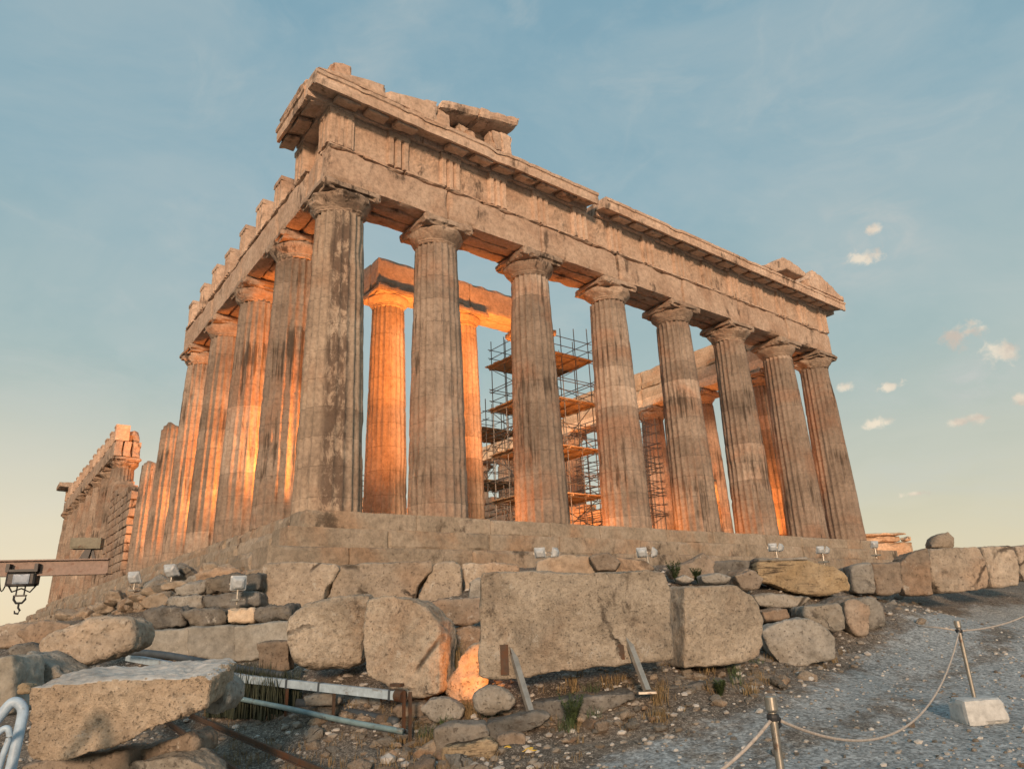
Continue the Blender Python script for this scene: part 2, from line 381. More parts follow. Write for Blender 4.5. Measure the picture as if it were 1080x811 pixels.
def ground_np(X, Y):
    sh = X.shape; P = np.stack([X.ravel(), Y.ravel()], 1)
    d2 = ((P[:, None, :] - CT[None, :, :2]) ** 2).sum(2)
    z = _phi(d2) @ _W[:_n] + _W[_n] + P @ _W[_n + 1:]
    r = np.hypot(P[:, 0] - 8, P[:, 1] - 5)
    far = -3.0 - np.clip(r - 60, 0, None) * .22; far = np.maximum(far, -75)
    w = np.clip((r - 34) / 30, 0, 1); w = w * w * (3 - 2 * w)
    inside = (P[:, 0] > -1.2) & (P[:, 0] < 32) & (P[:, 1] > -1.2) & (P[:, 1] < 71)
    z = z * (1 - w) + far * w
    z = np.where(inside, np.minimum(z, -1.7), z)
    return z.reshape(sh)
def ground(x, y): return float(ground_np(np.array([x]), np.array([y]))[0])
def hit(px, py):
    """ground point seen at a pixel"""
    d = ray(px, py); prev = 2.0
    for t in np.arange(2.0, 60, .15):
        q = CAM + d * t
        if q[2] < ground(q[0], q[1]): return Vector((q[0], q[1], ground(q[0], q[1])))
    return Vector(CAM + d * 40)

FWD = np.array([ROT[2][0], ROT[2][1]]); FWD /= np.hypot(*FWD); RGT = np.array([FWD[1], -FWD[0]])
path_edge = [hit(*q) for q in ((600, 822), (650, 795), (720, 778), (790, 755), (850, 722), (905, 695), (945, 662), (975, 645), (1020, 640), (1080, 636))]
pe = np.array([[p.x, p.y] for p in path_edge])
pe = np.vstack([pe[0] + (pe[0] - pe[2]) * 3, pe, pe[-1] + (pe[-1] - pe[-3]) / np.hypot(*(pe[-1] - pe[-3])) * 30])
band_line = np.array([[p.x, p.y] for p in [hit(*q) for q in ((640, 830), (760, 800), (880, 775), (945, 745), (985, 715), (1040, 690), (1100, 668))]])
def band_dist(X, Y):
    P = np.stack([X.ravel(), Y.ravel()], 1); best = np.full(len(P), 1e9)
    for a, b in zip(band_line[:-1], band_line[1:]):
        e = b - a; t = np.clip(((P - a) @ e) / (e @ e), 0, 1); best = np.minimum(best, np.hypot(*(P - a - t[:, None] * e).T))
    return best.reshape(X.shape)
def path_dist(X, Y):
    P = np.stack([X.ravel(), Y.ravel()], 1); best = np.full(len(P), 1e9); sg = np.ones(len(P))
    for a, b in zip(pe[:-1], pe[1:]):
        e = b - a; t = np.clip(((P - a) @ e) / (e @ e), 0, 1); q = a + t[:, None] * e; d = np.hypot(*(P - q).T)
        s = np.where(e[0] * (P - a)[:, 1] - e[1] * (P - a)[:, 0] > 0, -1.0, 1.0)
        m = d < best; best = np.where(m, d, best); sg = np.where(m, s, sg)
    return (best * sg).reshape(X.shape)

def build_ground():
    s_ = np.concatenate([[-3000, -900, -300, -120, -50, -20, -10, -5], np.arange(-2, 25, .11), np.arange(25, 60, .8), [60, 66, 73, 82, 95, 120, 160, 240, 400, 800, 1800, 5000, 12000]])
    t_ = np.concatenate([[-12000, -4000, -1500, -600, -300, -150, -90, -60, -45, -34, -26, -20], np.arange(-16, 17, .11), [18, 21, 25, 30, 37, 46, 60, 90, 150, 300, 600, 1500, 4000, 12000]])
    S, T = np.meshgrid(s_, t_, indexing='ij')
    X = CAM[0] + FWD[0] * S + RGT[0] * T; Y = CAM[1] + FWD[1] * S + RGT[1] * T
    Z = ground_np(X, Y); D = path_dist(X, Y)
    n, m = X.shape; V = []
    mask = np.zeros(n * m); k = 0
    for i in range(n):
        for j in range(m):
            x, y, z = X[i, j], Y[i, j], Z[i, j]
            if -3 < s_[i] < 26 and -17 < t_[j] < 18:
                onp = smooth01((D[i, j] + .25) / .5)
                a = .10 * (1 - onp) + .022 * onp
                z += a * noise.fractal((x * .9, y * .9, 3), .8, 2.1, 4) + (.022 * (1 - onp) + .008) * noise.noise((x * 7, y * 7, 1))
            V.append((x, y, z)); mask[k] = D[i, j]; k += 1
    F = [(i * m + j, i * m + j + 1, (i + 1) * m + j + 1, (i + 1) * m + j) for i in range(n - 1) for j in range(m - 1)]
    me = bpy.data.meshes.new('ground'); me.from_pydata(V, [], F); me.update()
    if me.polygons[0].normal.z < 0: me.flip_normals()
    at_ = me.attributes.new('path', 'FLOAT', 'POINT'); at_.data.foreach_set('value', np.clip(mask, -5, 5).astype(np.float32))
    a2_ = me.attributes.new('band', 'FLOAT', 'POINT'); a2_.data.foreach_set('value', np.clip(band_dist(X, Y).ravel(), 0, 5).astype(np.float32))
    m_, t, b = principled('ground_earth_and_gravel')
    g = t.add('ShaderNodeNewGeometry'); P = g.outputs['Position']
    a = t.add('ShaderNodeAttribute', attribute_name='path'); a2 = t.add('ShaderNodeAttribute', attribute_name='band')
    n1 = t.noise(P, .9, 7, .65, .3); n2 = t.noise(P, 13, 9, .75); n3 = t.noise(P, 2.6, 7, .7)
    j = t.math('MULTIPLY', t.math('SUBTRACT', n3, .5), 1.6)
    mk = t.step(t.math('ADD', a.outputs['Fac'], j), -.15, .35)
    band = t.step(t.math('ADD', a2.outputs['Fac'], t.math('MULTIPLY', j, 1.3)), .5, .05)
    band = t.math('MULTIPLY', band, t.step(t.noise(P, 1.4, 6, .7), .38, .56))
    mk = t.math('MULTIPLY', mk, t.math('MULTIPLY_ADD', band, -.9, 1.0))
    vo = t.add('ShaderNodeTexVoronoi'); t.put(vo.inputs['Vector'], P); vo.inputs['Scale'].default_value = 34
    vo2 = t.add('ShaderNodeTexVoronoi'); t.put(vo2.inputs['Vector'], P); vo2.inputs['Scale'].default_value = 70
    peb = t.add('ShaderNodeRGBToBW'); t.link(vo.outputs['Color'], peb.inputs[0])
    peb2 = t.add('ShaderNodeRGBToBW'); t.link(vo2.outputs['Color'], peb2.inputs[0])
    earth = t.ramp(n1, [(.3, (.07, .058, .046)), (.5, (.12, .10, .08)), (.72, (.19, .162, .13))])
    earth = t.mix(t.step(peb2.outputs[0], .62, .8), earth, (.28, .25, .21))
    grav = t.ramp(n1, [(.3, (.22, .24, .245)), (.5, (.29, .312, .318)), (.7, (.36, .38, .385))])
    c = t.mix(mk, earth, grav)
    c = t.mix(1.0, c, t.ramp(peb.outputs[0], [(.2, .62), (.5, 1.0), (.8, 1.36)]), 'MULTIPLY')
    c = t.mix(1.0, c, t.ramp(n2, [(.3, .4), (.5, 1.0), (.7, 1.5)]), 'MULTIPLY')
    t.link(c, b.inputs['Base Color']); b.inputs['Roughness'].default_value = .95
    bp = t.add('ShaderNodeBump'); bp.inputs['Strength'].default_value = .5; bp.inputs['Distance'].default_value = .03
    h = t.math('ADD', t.math('MULTIPLY', n2, .9), t.math('MULTIPLY', peb2.outputs[0], .5))
    t.put(bp.inputs['Height'], h); t.link(bp.outputs[0], b.inputs['Normal'])
    o = link('ground', me, m_, smooth=True); tag(o, kind='structure')
build_ground()

TEX = {}
def clouds(scale, depth=3):
    if (scale, depth) not in TEX:
        t = bpy.data.textures.new('relief', 'CLOUDS'); t.noise_scale = scale; t.noise_depth = depth; TEX[(scale, depth)] = t
    return TEX[(scale, depth)]
def relief(o, voxel, coarse, fine, smooth=2, cs=.45, fs=.07, chip=.06):
    r = o.modifiers.new('remesh', 'REMESH'); r.mode = 'VOXEL'; r.use_smooth_shade = True
    r.voxel_size = voxel
    if smooth > 10:                        # a boulder: round it at a coarse size first, then refine
        r.voxel_size = max(.07, voxel * 2.6); s = o.modifiers.new('round', 'SMOOTH'); s.iterations = 9; s.factor = .5; smooth = 0
        u = o.modifiers.new('refine', 'SUBSURF'); u.levels = u.render_levels = 2
    if smooth: s = o.modifiers.new('smooth', 'SMOOTH'); s.iterations = smooth; s.factor = .5
    for st, sc in ((coarse, cs), (fine, fs)):
        if st:
            d = o.modifiers.new('displace', 'DISPLACE'); d.texture = clouds(sc); d.strength = st; d.mid_level = .5; d.texture_coords = 'GLOBAL'
    if chip:
        if 'v' not in TEX:
            t = bpy.data.textures.new('chips', 'VORONOI'); t.noise_scale = .34; TEX['v'] = t
        d = o.modifiers.new('chips', 'DISPLACE'); d.texture = TEX['v']; d.strength = chip; d.mid_level = .4; d.texture_coords = 'GLOBAL'
BLOCKS = []

# ------------------------------------------------------------------ the temple
FX = [1.02, 4.70, 8.996, 13.29, 17.585, 21.88, 26.175, 29.86]
FY = [1.02] + [4.71 + 4.29 * i for i in range(15)] + [68.47]
temple = empty('marble_temple', (0, 0, 0), 0, 'ruined Doric marble temple with fluted columns and broken pediment above the steps', 'temple')

def column_mesh(name, H, r0, r1, seed, top_broken=0.0, wear=.012, flutes=20, dz=.155, offs=0.0):
    """fluted drum column; r1 is the radius at 9.57 m"""
    seg = 6; n = flutes * seg; rows = int(H / dz); P = []
    for i in range(rows + 1):
        z = H * i / rows; row = []
        tt = z / 9.57; R = r0 + (r1 - r0) * tt + .02 * math.sin(PI * min(1, tt))
        dj = abs(((z / .87 + .5) % 1) - .5) * .87
        for k in range(n):
            a = 2 * PI * k / n; u = (k % seg) / seg
            fl = .085 * math.sin(PI * u) ** .75 if u > 0 else 0
            px, py = math.cos(a), math.sin(a)
            w = noise.fractal((px * 1.9 + seed, py * 1.9, z * .8), .9, 2.2, 4)
            w2 = noise.noise((px * 5 + seed, py * 5, z * 3.0))
            chip = max(0, noise.noise((px * 1.4 + seed * 2, py * 1.4, z * .55 + 5)) - .28) * .16
            e = wear * w + wear * .8 * w2
            if dj < .07: e -= .005 + .06 * max(0, noise.noise((px * 3 + seed, py * 3, round(z / .87) * 3.7)) - .1)
            fl2 = fl * (1 - min(1, chip * 9)); rr = R - fl2 - chip + e
            zz = z
            if top_broken and i == rows: zz += top_broken * noise.noise((px * 1.2 + seed, py * 1.2, 0))
            row.append((rr * px, rr * py, zz))
        row.append(row[0]); P.append(row)
    mb = MB(); mb.grid(P)
    if top_broken:
        c = [(0, 0, H + top_broken * .2)] * (n + 1); mb.grid([P[-1], c])
    me = mb.mesh(name, weld=True); me.shade_smooth(); return me

def capital_mesh(seed, dmg, r1=.74, half=1.0, base=9.57, h1=.50, h2=.36):
    mb = MB()
    def er(p):
        w = dmg * noise.fractal((p[0] * 1.6 + seed, p[1] * 1.6, p[2] * 2), .9, 2.1, 4)
        c = max(0, noise.noise((p[0] * .9 + seed * 1.3, p[1] * .9, p[2] + 2)) - .12) * dmg * 3.0
        k = 1 + (w - c) * .9; return (p[0] * k, p[1] * k, p[2] + w * .12)
    prof = [(r1 - .05, base - .02), (r1, base), (r1 + .02, base + .03), (r1 - .005, base + .05), (r1 + .035, base + .09), (r1 + .03, base + .12), (r1 + .075, base + .17),
            (r1 + .14, base + .25), (r1 + .2, base + .33), (r1 + .235, base + .41), (r1 + .24, base + h1 - .04), (r1 + .19, base + h1 + .01), (.1, base + h1 + .012)]
    mb.lathe(prof, 48, fn=er)
    mb.rough(-half, half, -half, half, base + h1, base + h1 + h2, .11, .012 + dmg * .06, .05 + dmg * .6, seed, 1.5)
    me = mb.mesh('capital', weld=True); return me

CM = [column_mesh('column', 9.57, .965, .755, 3.1 + 5 * i, 0, .015) for i in range(5)]
KM = [capital_mesh(1.3 + 4 * i, d) for i, d in enumerate((.10, .24, .07, .14))]
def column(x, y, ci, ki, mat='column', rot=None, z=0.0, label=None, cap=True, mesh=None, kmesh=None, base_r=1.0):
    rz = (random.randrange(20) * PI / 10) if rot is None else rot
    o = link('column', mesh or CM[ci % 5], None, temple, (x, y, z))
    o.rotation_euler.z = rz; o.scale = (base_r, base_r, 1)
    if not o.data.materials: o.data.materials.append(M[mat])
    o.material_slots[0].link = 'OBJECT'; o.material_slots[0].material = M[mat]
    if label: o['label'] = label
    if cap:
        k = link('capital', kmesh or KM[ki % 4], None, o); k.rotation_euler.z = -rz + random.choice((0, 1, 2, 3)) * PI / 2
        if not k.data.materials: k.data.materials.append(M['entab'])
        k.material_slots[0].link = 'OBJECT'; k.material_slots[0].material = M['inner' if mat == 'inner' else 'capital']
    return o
# front row (8), south flank, north flank, porch columns, the far western group
for i, x in enumerate(FX):
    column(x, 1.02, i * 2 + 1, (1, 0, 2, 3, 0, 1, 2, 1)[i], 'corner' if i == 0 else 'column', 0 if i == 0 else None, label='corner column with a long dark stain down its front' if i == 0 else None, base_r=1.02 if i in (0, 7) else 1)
for i in range(1, 5): column(1.02, FY[i], i + 2, i + 1)
for i, h in ((5, 7.35), (6, 6.2)):
    column(1.02, FY[i], 0, 0, cap=False, mesh=column_mesh('column', h, .965, .755, 31 + 3 * i, .35, .02, dz=.2), label='broken column stump without a capital')
WEST = .87
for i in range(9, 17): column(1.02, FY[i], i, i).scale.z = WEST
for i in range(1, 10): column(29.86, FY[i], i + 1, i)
column(29.86, FY[10], 0, 0, cap=False, mesh=column_mesh('column', 6.0, .965, .755, 77, .35, .02, dz=.25))
IM = [column_mesh('column', 8.75, .84, .655, 91 + 7 * i, 0, .010) for i in range(2)]
IK = capital_mesh(44.0, .05, .655, .92, 8.75, .42, .33)
PX = [5.55, 9.25, 13.3]
for i, x in enumerate(PX): column(x, 6.3, 0, 0, 'inner', z=.72, mesh=IM[i % 2], kmesh=IK, label='pale restored porch column' if i == 0 else None)
column(25.3, 6.3, 0, 0, 'inner', z=.72, cap=False, mesh=column_mesh('column', 3.0, .84, .655, 131, .3, .012, dz=.25), label='short stump of a porch column')

# steps and floor
def courses(x0, x1, y0, y1, z0, z1, along, lens, seg, amp, chip, seed):
    """a course of blocks laid end to end"""
    mb = MB(); p = x0 if along == 'x' else y0; end = x1 if along == 'x' else y1; k = 0
    while p < end - .05:
        L = random.uniform(*lens); q = min(end, p + L)
        if end - q < .5: q = end
        j = random.uniform(-.012, .012); s = seed + k * 3.3
        if along == 'x': mb.rough(p + .004, q - .004, y0 + j, y1, z0, z1 + random.uniform(-.012, .004), seg, amp, chip * random.uniform(.5, 1.6), s)
        else: mb.rough(x0 + j, x1, p + .004, q - .004, z0, z1 + random.uniform(-.012, .004), seg, amp, chip * random.uniform(.5, 1.6), s)
        p = q; k += 1
    return mb
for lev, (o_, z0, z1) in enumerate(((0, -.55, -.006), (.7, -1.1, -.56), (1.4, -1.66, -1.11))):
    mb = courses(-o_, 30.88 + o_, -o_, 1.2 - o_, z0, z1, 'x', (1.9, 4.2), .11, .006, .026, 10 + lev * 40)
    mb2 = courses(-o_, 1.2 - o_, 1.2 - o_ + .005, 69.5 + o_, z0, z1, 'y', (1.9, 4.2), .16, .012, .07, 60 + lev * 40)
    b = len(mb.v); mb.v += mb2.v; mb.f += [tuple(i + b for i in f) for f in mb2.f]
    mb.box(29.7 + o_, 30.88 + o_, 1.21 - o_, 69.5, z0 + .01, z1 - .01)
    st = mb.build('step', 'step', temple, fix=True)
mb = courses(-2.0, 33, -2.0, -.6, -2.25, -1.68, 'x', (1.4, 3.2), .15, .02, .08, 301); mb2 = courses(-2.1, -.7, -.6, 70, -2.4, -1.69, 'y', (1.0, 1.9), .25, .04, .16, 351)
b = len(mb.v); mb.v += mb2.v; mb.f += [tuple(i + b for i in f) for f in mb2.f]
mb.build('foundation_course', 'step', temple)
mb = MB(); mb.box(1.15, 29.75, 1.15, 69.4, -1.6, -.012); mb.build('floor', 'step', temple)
mb = MB()
mb.box(4.0, 26.9, 5.1, 60, -.01, .355); mb.box(4.35, 26.55, 5.45, 60, .356, .716); mb.build('porch_step', 'step', temple)

# front architrave: three slabs deep, a block from column axis to column axis
def beams(xs, z0, z1, along, fixed, slabs, seg, seed, chip=.05, amp=.012):
    mb = MB()
    for k in range(len(xs) - 1):
        for q, (a, c) in enumerate(slabs):
            s = seed + k * 5.1 + q * 17; dz = 0 if q == 0 else random.uniform(0, .02)
            e = .006
            if along == 'x': mb.rough(xs[k] + e, xs[k + 1] - e, fixed + a, fixed + c, z0 + dz, z1, seg, amp, chip, s, 1.3)
            else: mb.rough(fixed + a, fixed + c, xs[k] + e, xs[k + 1] - e, z0 + dz, z1, seg, amp, chip, s, 1.3)
    return mb
SL = ((0, .57), (.60, 1.14), (1.17, 1.75))
xa = [.145] + FX[1:7] + [30.735]
mb = beams(xa, 10.435, 11.66, 'x', .145, SL, .17, 5)
mb.build('architrave', 'entab', temple)
mb = MB()
for k in range(len(xa) - 1):           # the projecting fillet, broken away in places
    p = xa[k]
    while p < xa[k + 1] - .01:
        q = min(xa[k + 1], p + random.uniform(.8, 1.9))
        if random.random() < .85: mb.rough(p + .01, q - .01, .075, .9, 11.665, 11.775, .12, .012, .05, p * 3, 2.5)
        else: mb.rough(p + .01, q - .01, .15, .9, 11.665, 11.775, .12, .02, .05, p * 3, 2.5)
        p = q
mb.build('architrave_fillet', 'entab', temple)
ya = [1.90] + FY[1:4] + [18.55]
mb = beams(ya, 10.435, 11.66, 'y', .145, SL, .2, 205); mb.build('architrave', 'entab', temple)
mb = MB(); p = 1.9
while p < 18.5:
    q = min(18.52, p + random.uniform(.8, 2.2)); mb.rough(.08 if random.random() < .7 else .14, .9, p + .01, q - .01, 11.665, 11.775, .15, .014, .06, p * 3, 2.5); p = q
mb.build('architrave_fillet', 'entab', temple)

# frieze
def triglyph_mesh(seed, chip=.05):
    w = .845; mb = MB(); n = 36; P = []
    def depth(u):
        x = u * 6 % 2                               # three bars, two full grooves, half grooves at the sides
        v = (u * 3) % 1; g = .0
        d = min(abs(u - 1 / 3), abs(u - 2 / 3)); g = max(0, .21 - d * .21 / .075)
        e = min(u, 1 - u); g = max(g, .13 - e * .13 / .06); return g
    zs = [0, .05, .1, .2, .35, .5, .65, .8, .95, 1.07, 1.13, 1.16, 1.2, 1.28, 1.345]
    for z in zs:
        row = []
        for i in range(n + 1):
            u = i / n; g = depth(u) if z < 1.14 else 0
            e = .012 * noise.fractal((u * 2 + seed, z * 1.6, seed), .9, 2.2, 4) + max(0, noise.noise((u * 2.2 + seed, z * 1.5, 4 + seed)) - .25) * chip * 1.3
            row.append((-w / 2 + w * u, g + e + (-.02 if z > 1.14 else 0), z))
        P.append(row)
    mb.grid(P)
    for i in (0, n):                                # side faces
        side = [[r[i], (r[i][0], .6, r[i][2])] for r in P]; mb.grid(side if i else [s[::-1] for s in side])
    mb.grid([[P[-1][i], (P[-1][i][0], .6, 1.345)] for i in range(n + 1)])
    mb.grid([[(P[0][i][0], .6, 0), P[0][i]] for i in range(n + 1)])
    return mb.mesh('triglyph', weld=True)
TM = [triglyph_mesh(2.0 + 3.7 * i, .015 + .012 * (i % 3)) for i in range(5)]
TX = [.57 + (30.31 - .57) * i / 14 for i in range(15)]
mb = MB()
for i in range(14):
    a, c = TX[i] + .4225, TX[i + 1] - .4225; n1, n2 = 14, 14; P = []
    for r in range(n2 + 1):
        z = 11.785 + 1.33 * r / n2; row = []
        for q in range(n1 + 1):
            x = a + (c - a) * q / n1; u = q / n1; v = r / n2
            figure = max(0, noise.fractal((x * 1.5 + 9, z * 1.5, i * 3.1), .7, 2.2, 4) + .05) * .13 * (1 if i % 3 else .4) * math.sin(PI * u) ** .5 * (1 if v < .88 else 0)
            row.append((x, .255 - figure - (.05 if v > .88 else 0) + .012 * noise.noise((x * 4, z * 4, 2)), z))
        P.append(row)
    mb.grid(P)
mb.rough(.62, 30.26, .30, 1.88, 11.79, 13.115, .4, .01, .05, 3)
fr = mb.build('frieze', 'entab', temple, weld=True)
for i, x in enumerate(TX):
    o = link('triglyph', TM[i % 5], 'entab', fr, (x, .12, 11.782))
TY = [TX[0] + .02 + 2.127 * i for i in range(1, 9)]
mb = MB(); mb.rough(.5, 1.7, .95, 3.0, 11.79, 13.115, .3, .02, .1, 40)
for i, y in enumerate(TY):
    if i > 0 and random.random() < .7: mb.rough(.75, 1.6, y + .5, y + 1.5, 11.79, 11.79 + random.uniform(.1, .5), .2, .03, .15, y)
frs = mb.build('frieze', 'entab', temple)
for i, y in enumerate([TX[0]] + TY):
    o = link('triglyph', TM[(i + 2) % 5], 'entab', frs, (.12, y, 11.783)); o.rotation_euler.z = -PI / 2; o.scale = (1, 1.5, 1 - .06 * (i % 3) if i > 1 else 1)

# cornice with its sloping soffit, mutules and broken crown
def cornice(x0, x1, seed, ends=(0, 0)):
    mb = MB(); n = max(2, int((x1 - x0) / .14))
    prof = [(.9, 13.125), (.05, 13.135), (.03, 13.34), (-.50, 13.22), (-.56, 13.10), (-.66, 13.09), (-.68, 13.28), (-.67, 13.45), (-.72, 13.48), (-.74, 13.58), (-.66, 13.66), (-.2, 13.70), (.9, 13.70)]
    P = []
    for i in range(n + 1):
        x = x0 + (x1 - x0) * i / n; row = []
        br = .18 * max(0, noise.noise((x * .7 + seed, 1, 2)) - .25) + .06 * max(0, noise.noise((x * 2.6 + seed, 5, 2)))
        for k, (y, z) in enumerate(prof):
            w = .014 * noise.noise((x * 1.8 + seed, y * 3, z * 3)) + .012 * noise.noise((x * 6 + seed, y * 6, z * 6))
            yy, zz = y, z
            if k >= 8: zz -= br * (1.0 if k < 11 else .6)
            if 3 <= k <= 10: yy += br * .5
            row.append((x + w * .4, yy + w, zz + w * .5))
        P.append(row)
    mb.grid(P)
    for r in (P[0], P[-1]):
        b = len(mb.v); mb.v += r; mb.f.append(tuple(range(b, b + len(r))))
    return mb
for x0, x1, sd_ in ((-.66, 11.55, 2.0), (12.05, 31.54, 9.0)):
    mb = cornice(x0, x1, sd_); c = mb.build('cornice', 'entab', temple, weld=True)
    for i in range(29):
        x = TX[0] + (30.31 - .57) * i / 28
        if x - .4 > x0 and x + .4 < x1 and random.random() < .93:
            mt = MB(); mt.rough(x - .40, x + .40, -.50, .02, 13.10, 13.26, .1, .012, .03, x * 2, 2, fn=lambda q: (q[0], q[1], q[2] + .04 + (q[1] + .0) * .2))
            mt.build('mutule', 'entab', c)
mb = MB()                                # return of the cornice along the flank
cm = cornice(.25, 2.85, 21.0)
mb.v = [(y, x, z) for x, y, z in cm.v]; mb.f = [f[::-1] for f in cm.f]
cf = mb.build('cornice', 'entab', temple, weld=True)
for i in range(3):
    y = .57 + 1.06 * i; mt = MB(); mt.rough(-.50, .02, y - .4, y + .4, 13.10, 13.26, .1, .012, .03, y * 2, 2, fn=lambda q: (q[0], q[1], q[2] + .04 + q[0] * .2)); mt.build('mutule', 'entab', cf)
mb = MB(); mb.rough(-.7, .2, .2, 2.7, 13.70, 13.93, .15, .02, .08, 70, 1.5); mb.build('gutter_block', 'entab', temple)

# what is left of the pediment
SLO = math.tan(math.radians(12.6))
def raking(x0, x1, zoff, th, y0, y1, seed, sgn=1, seg=.16, chip=.12):
    base = (lambda x: 13.72 + (x + .66) * SLO) if sgn > 0 else (lambda x: 13.72 + (31.54 - x) * SLO)
    mb = MB(); mb.rough(x0, x1, y0, y1, 0, th, seg, .025, chip, seed, 1.2, fn=lambda q: (q[0] + (q[2] * .25 if sgn > 0 else -q[2] * .25), q[1], q[2] + base(q[0]) + zoff))
    return mb
def wedge(x0, x1, lift, y0, y1, seed, chip=.06, z0=13.69, name='raking_cornice'):
    top = lambda x: 13.72 + (x + .66) * SLO + lift
    mb = MB(); mb.rough(x0, x1, y0, y1, 0, 1, .14, .02, chip, seed, 1.3)
    mb.v = [(x, y, z0 + (top(x) - z0) * z) for x, y, z in mb.v]; return mb.build(name, 'entab', temple)
wedge(-.62, 1.8, .0, -.66, .8, 5); wedge(1.83, 3.85, -.13, -.58, .8, 8, .10)
def broken_slab(poly, y0, y1, name, cs=.05):
    mb = MB(); mb.prism(poly, lambda q: (q[0], y0, q[1]), lambda q: (q[0], y1, q[1])); o = mb.build(name, 'entab', temple)
    relief(o, .05, cs, .04, 1, .5, .12); BLOCKS.append(o); return o
raking(3.88, 5.6, -.36, .40, -.62, 1.1, 12, chip=.07).build('raking_cornice', 'entab', temple)
raking(5.58, 7.5, -.39, .46, -.66, 1.1, 15, chip=.08).build('raking_cornice', 'entab', temple)
mb = MB(); mb.rough(-.05, .72, -.35, .5, 13.85, 14.72, .11, .05, .16, 3, 1.4, fn=lambda q: (q[0], q[1], q[2] - .5 * max(0, (.35 - q[0])) * (q[2] - 13.85)))
mb.build('corner_ornament_block', 'entab', temple)
mb = MB()
for k, (a, c, h) in enumerate(((1.2, 2.6, .30), (2.65, 3.8, .5), (4.55, 5.4, .95), (5.45, 6.6, 1.15), (6.65, 7.75, 1.2), (7.8, 8.5, .42), (8.55, 9.4, .2), (9.5, 10.4, .12))):
    mb = MB(); mb.rough(a, c, .25 if k < 5 else .1, 1.2, 13.69, 13.72 + h, .16, .05, .12, 50 + k * 4, 1.4); mb.build('pediment_block', 'entab', temple)
mb = MB()
for k, (x, w, h) in enumerate(((4.05, .35, .75), (6.3, .5, .95), (5.2, .4, .55), (2.9, .5, .3))):
    mb = MB(); mb.rough(x, x + w, -.42, .2, 13.69, 13.72 + h, .1, .08, .16, 90 + k * 3, 2.2); mb.build('worn_sculpture', 'entab', temple)
for q_ in ((3.86, 4.5, -.48, 1.0, 13.69, 14.42), (4.95, 5.5, -.15, .24, 13.69, 14.55), (6.75, 7.35, -.40, .09, 13.69, 14.80)):
    mb = MB(); mb.rough(*q_, .13, .05, .12, q_[0] * 9, 1.5); mb.build('pediment_block', 'entab', temple)
mb = MB()                                 # loose lumps along the cornice crown
for k in range(26):
    x = random.uniform(7.5, 31); w = random.uniform(.4, 1.2)
    if 11.2 < x + w and x < 12.1: continue
    mb.rough(x, x + w, -.45 + random.uniform(-.1, .2), .5, 13.62, 13.70 + random.uniform(.03, .14), .12, .03, .08, k * 7, 2)
mb.build('cornice_crown', 'entab', temple)
broken_slab([(23.4, 13.70), (24.5, 14.2), (25.5, 14.80), (26.1, 14.82), (27.2, 14.62), (27.75, 14.45), (27.5, 14.2), (26.6, 14.12), (25.8, 14.2), (24.7, 13.70)], -.68, 1.0, 'raking_cornice')
broken_slab([(24.8, 13.69), (25.7, 14.18), (27.0, 14.10), (28.0, 14.2), (28.2, 13.69)], -.05, .95, 'pediment_block')
broken_slab([(27.7, 13.69), (27.8, 14.15), (28.15, 14.3), (28.45, 14.88), (28.9, 14.74), (29.3, 14.76), (29.7, 14.50), (30.4, 14.34), (30.7, 14.12), (31.48, 13.92), (31.54, 13.69)], -.70, .9, 'raking_cornice')

# north flank entablature seen through the front columns, porch beam, inner walls
yb = [1.9] + FY[1:10]
mb = MB()
for k in range(len(yb) - 1):
    for q, (a, c) in enumerate(SL): mb.rough(28.98 + a, 28.98 + c, yb[k] + .006, yb[k + 1] - .006, 10.435, 11.77, .3, .012, .06, 400 + k * 5 + q * 17)
mb.build('architrave', 'inner', temple)
mb = MB()
for k in range(len(yb) - 1):
    if k < 5: mb.rough(29.05, 30.6, yb[k] + .01, yb[k + 1] - .01, 11.78, 13.1, .3, .015, .08, 450 + k * 5)
mb.build('frieze', 'inner', temple)
xp = [4.65, 9.25, 13.3, 14.1]
mb = MB()
for k in range(3):
    mb.rough(xp[k] + .006, xp[k + 1] - .006, 5.55, 6.28, 10.225, 11.5 - (.5 if k == 2 else 0), .17, .010, .05, 500 + k * 5)
    mb.rough(xp[k] + .006, xp[k + 1] - .006, 6.31, 7.05, 10.24, 11.48 - (.5 if k == 2 else 0), .17, .010, .05, 540 + k * 5)
mb.build('porch_beam', 'clean', temple)
def ruin_wall(name, x0, x1, y0, y1, z0, prof, along, seed, mat='inner'):
    """a wall of stone courses with a stepped broken top"""
    mb = MB(); z = z0; k = 0
    while z < z0 + max(prof):
        p = x0 if along == 'x' else y0; end = x1 if along == 'x' else y1; L0 = p; p += 0
        first = random.uniform(.4, 1.3); p += random.uniform(-.25, .25)
        while p < end - .05:
            q = min(end, p + first); first = random.uniform(.9, 1.7); mid = ((p + q) / 2 - L0) / (end - L0) * (len(prof) - 1)
            i = int(mid); h = prof[i] + (prof[min(i + 1, len(prof) - 1)] - prof[i]) * (mid - i)
            if z + .3 < z0 + h:
                s = seed + k * 13 + p; j = random.uniform(-.015, .015)
                if along == 'x': mb.rough(p + .004, q - .004, y0 + j, y1, z, z + .515, .26, .012, .05, s)
                else: mb.rough(x0 + j, x1, p + .004, q - .004, z, z + .515, .26, .012, .05, s)
            p = q
        z += .52; k += 1
    return mb.build(name, mat, temple)
ruin_wall('inner_wall', 25.0, 26.1, 13, 40, .72, (2.2, 3.2, 2.0, 4.5, 5.5, 4.2, 6.0, 6.4), 'y', 700)
ruin_wall('inner_wall', 4.9, 6.0, 30, 58, .72, (2.5, 4.2, 6.5, 7.5, 8.2, 9), 'y', 800)
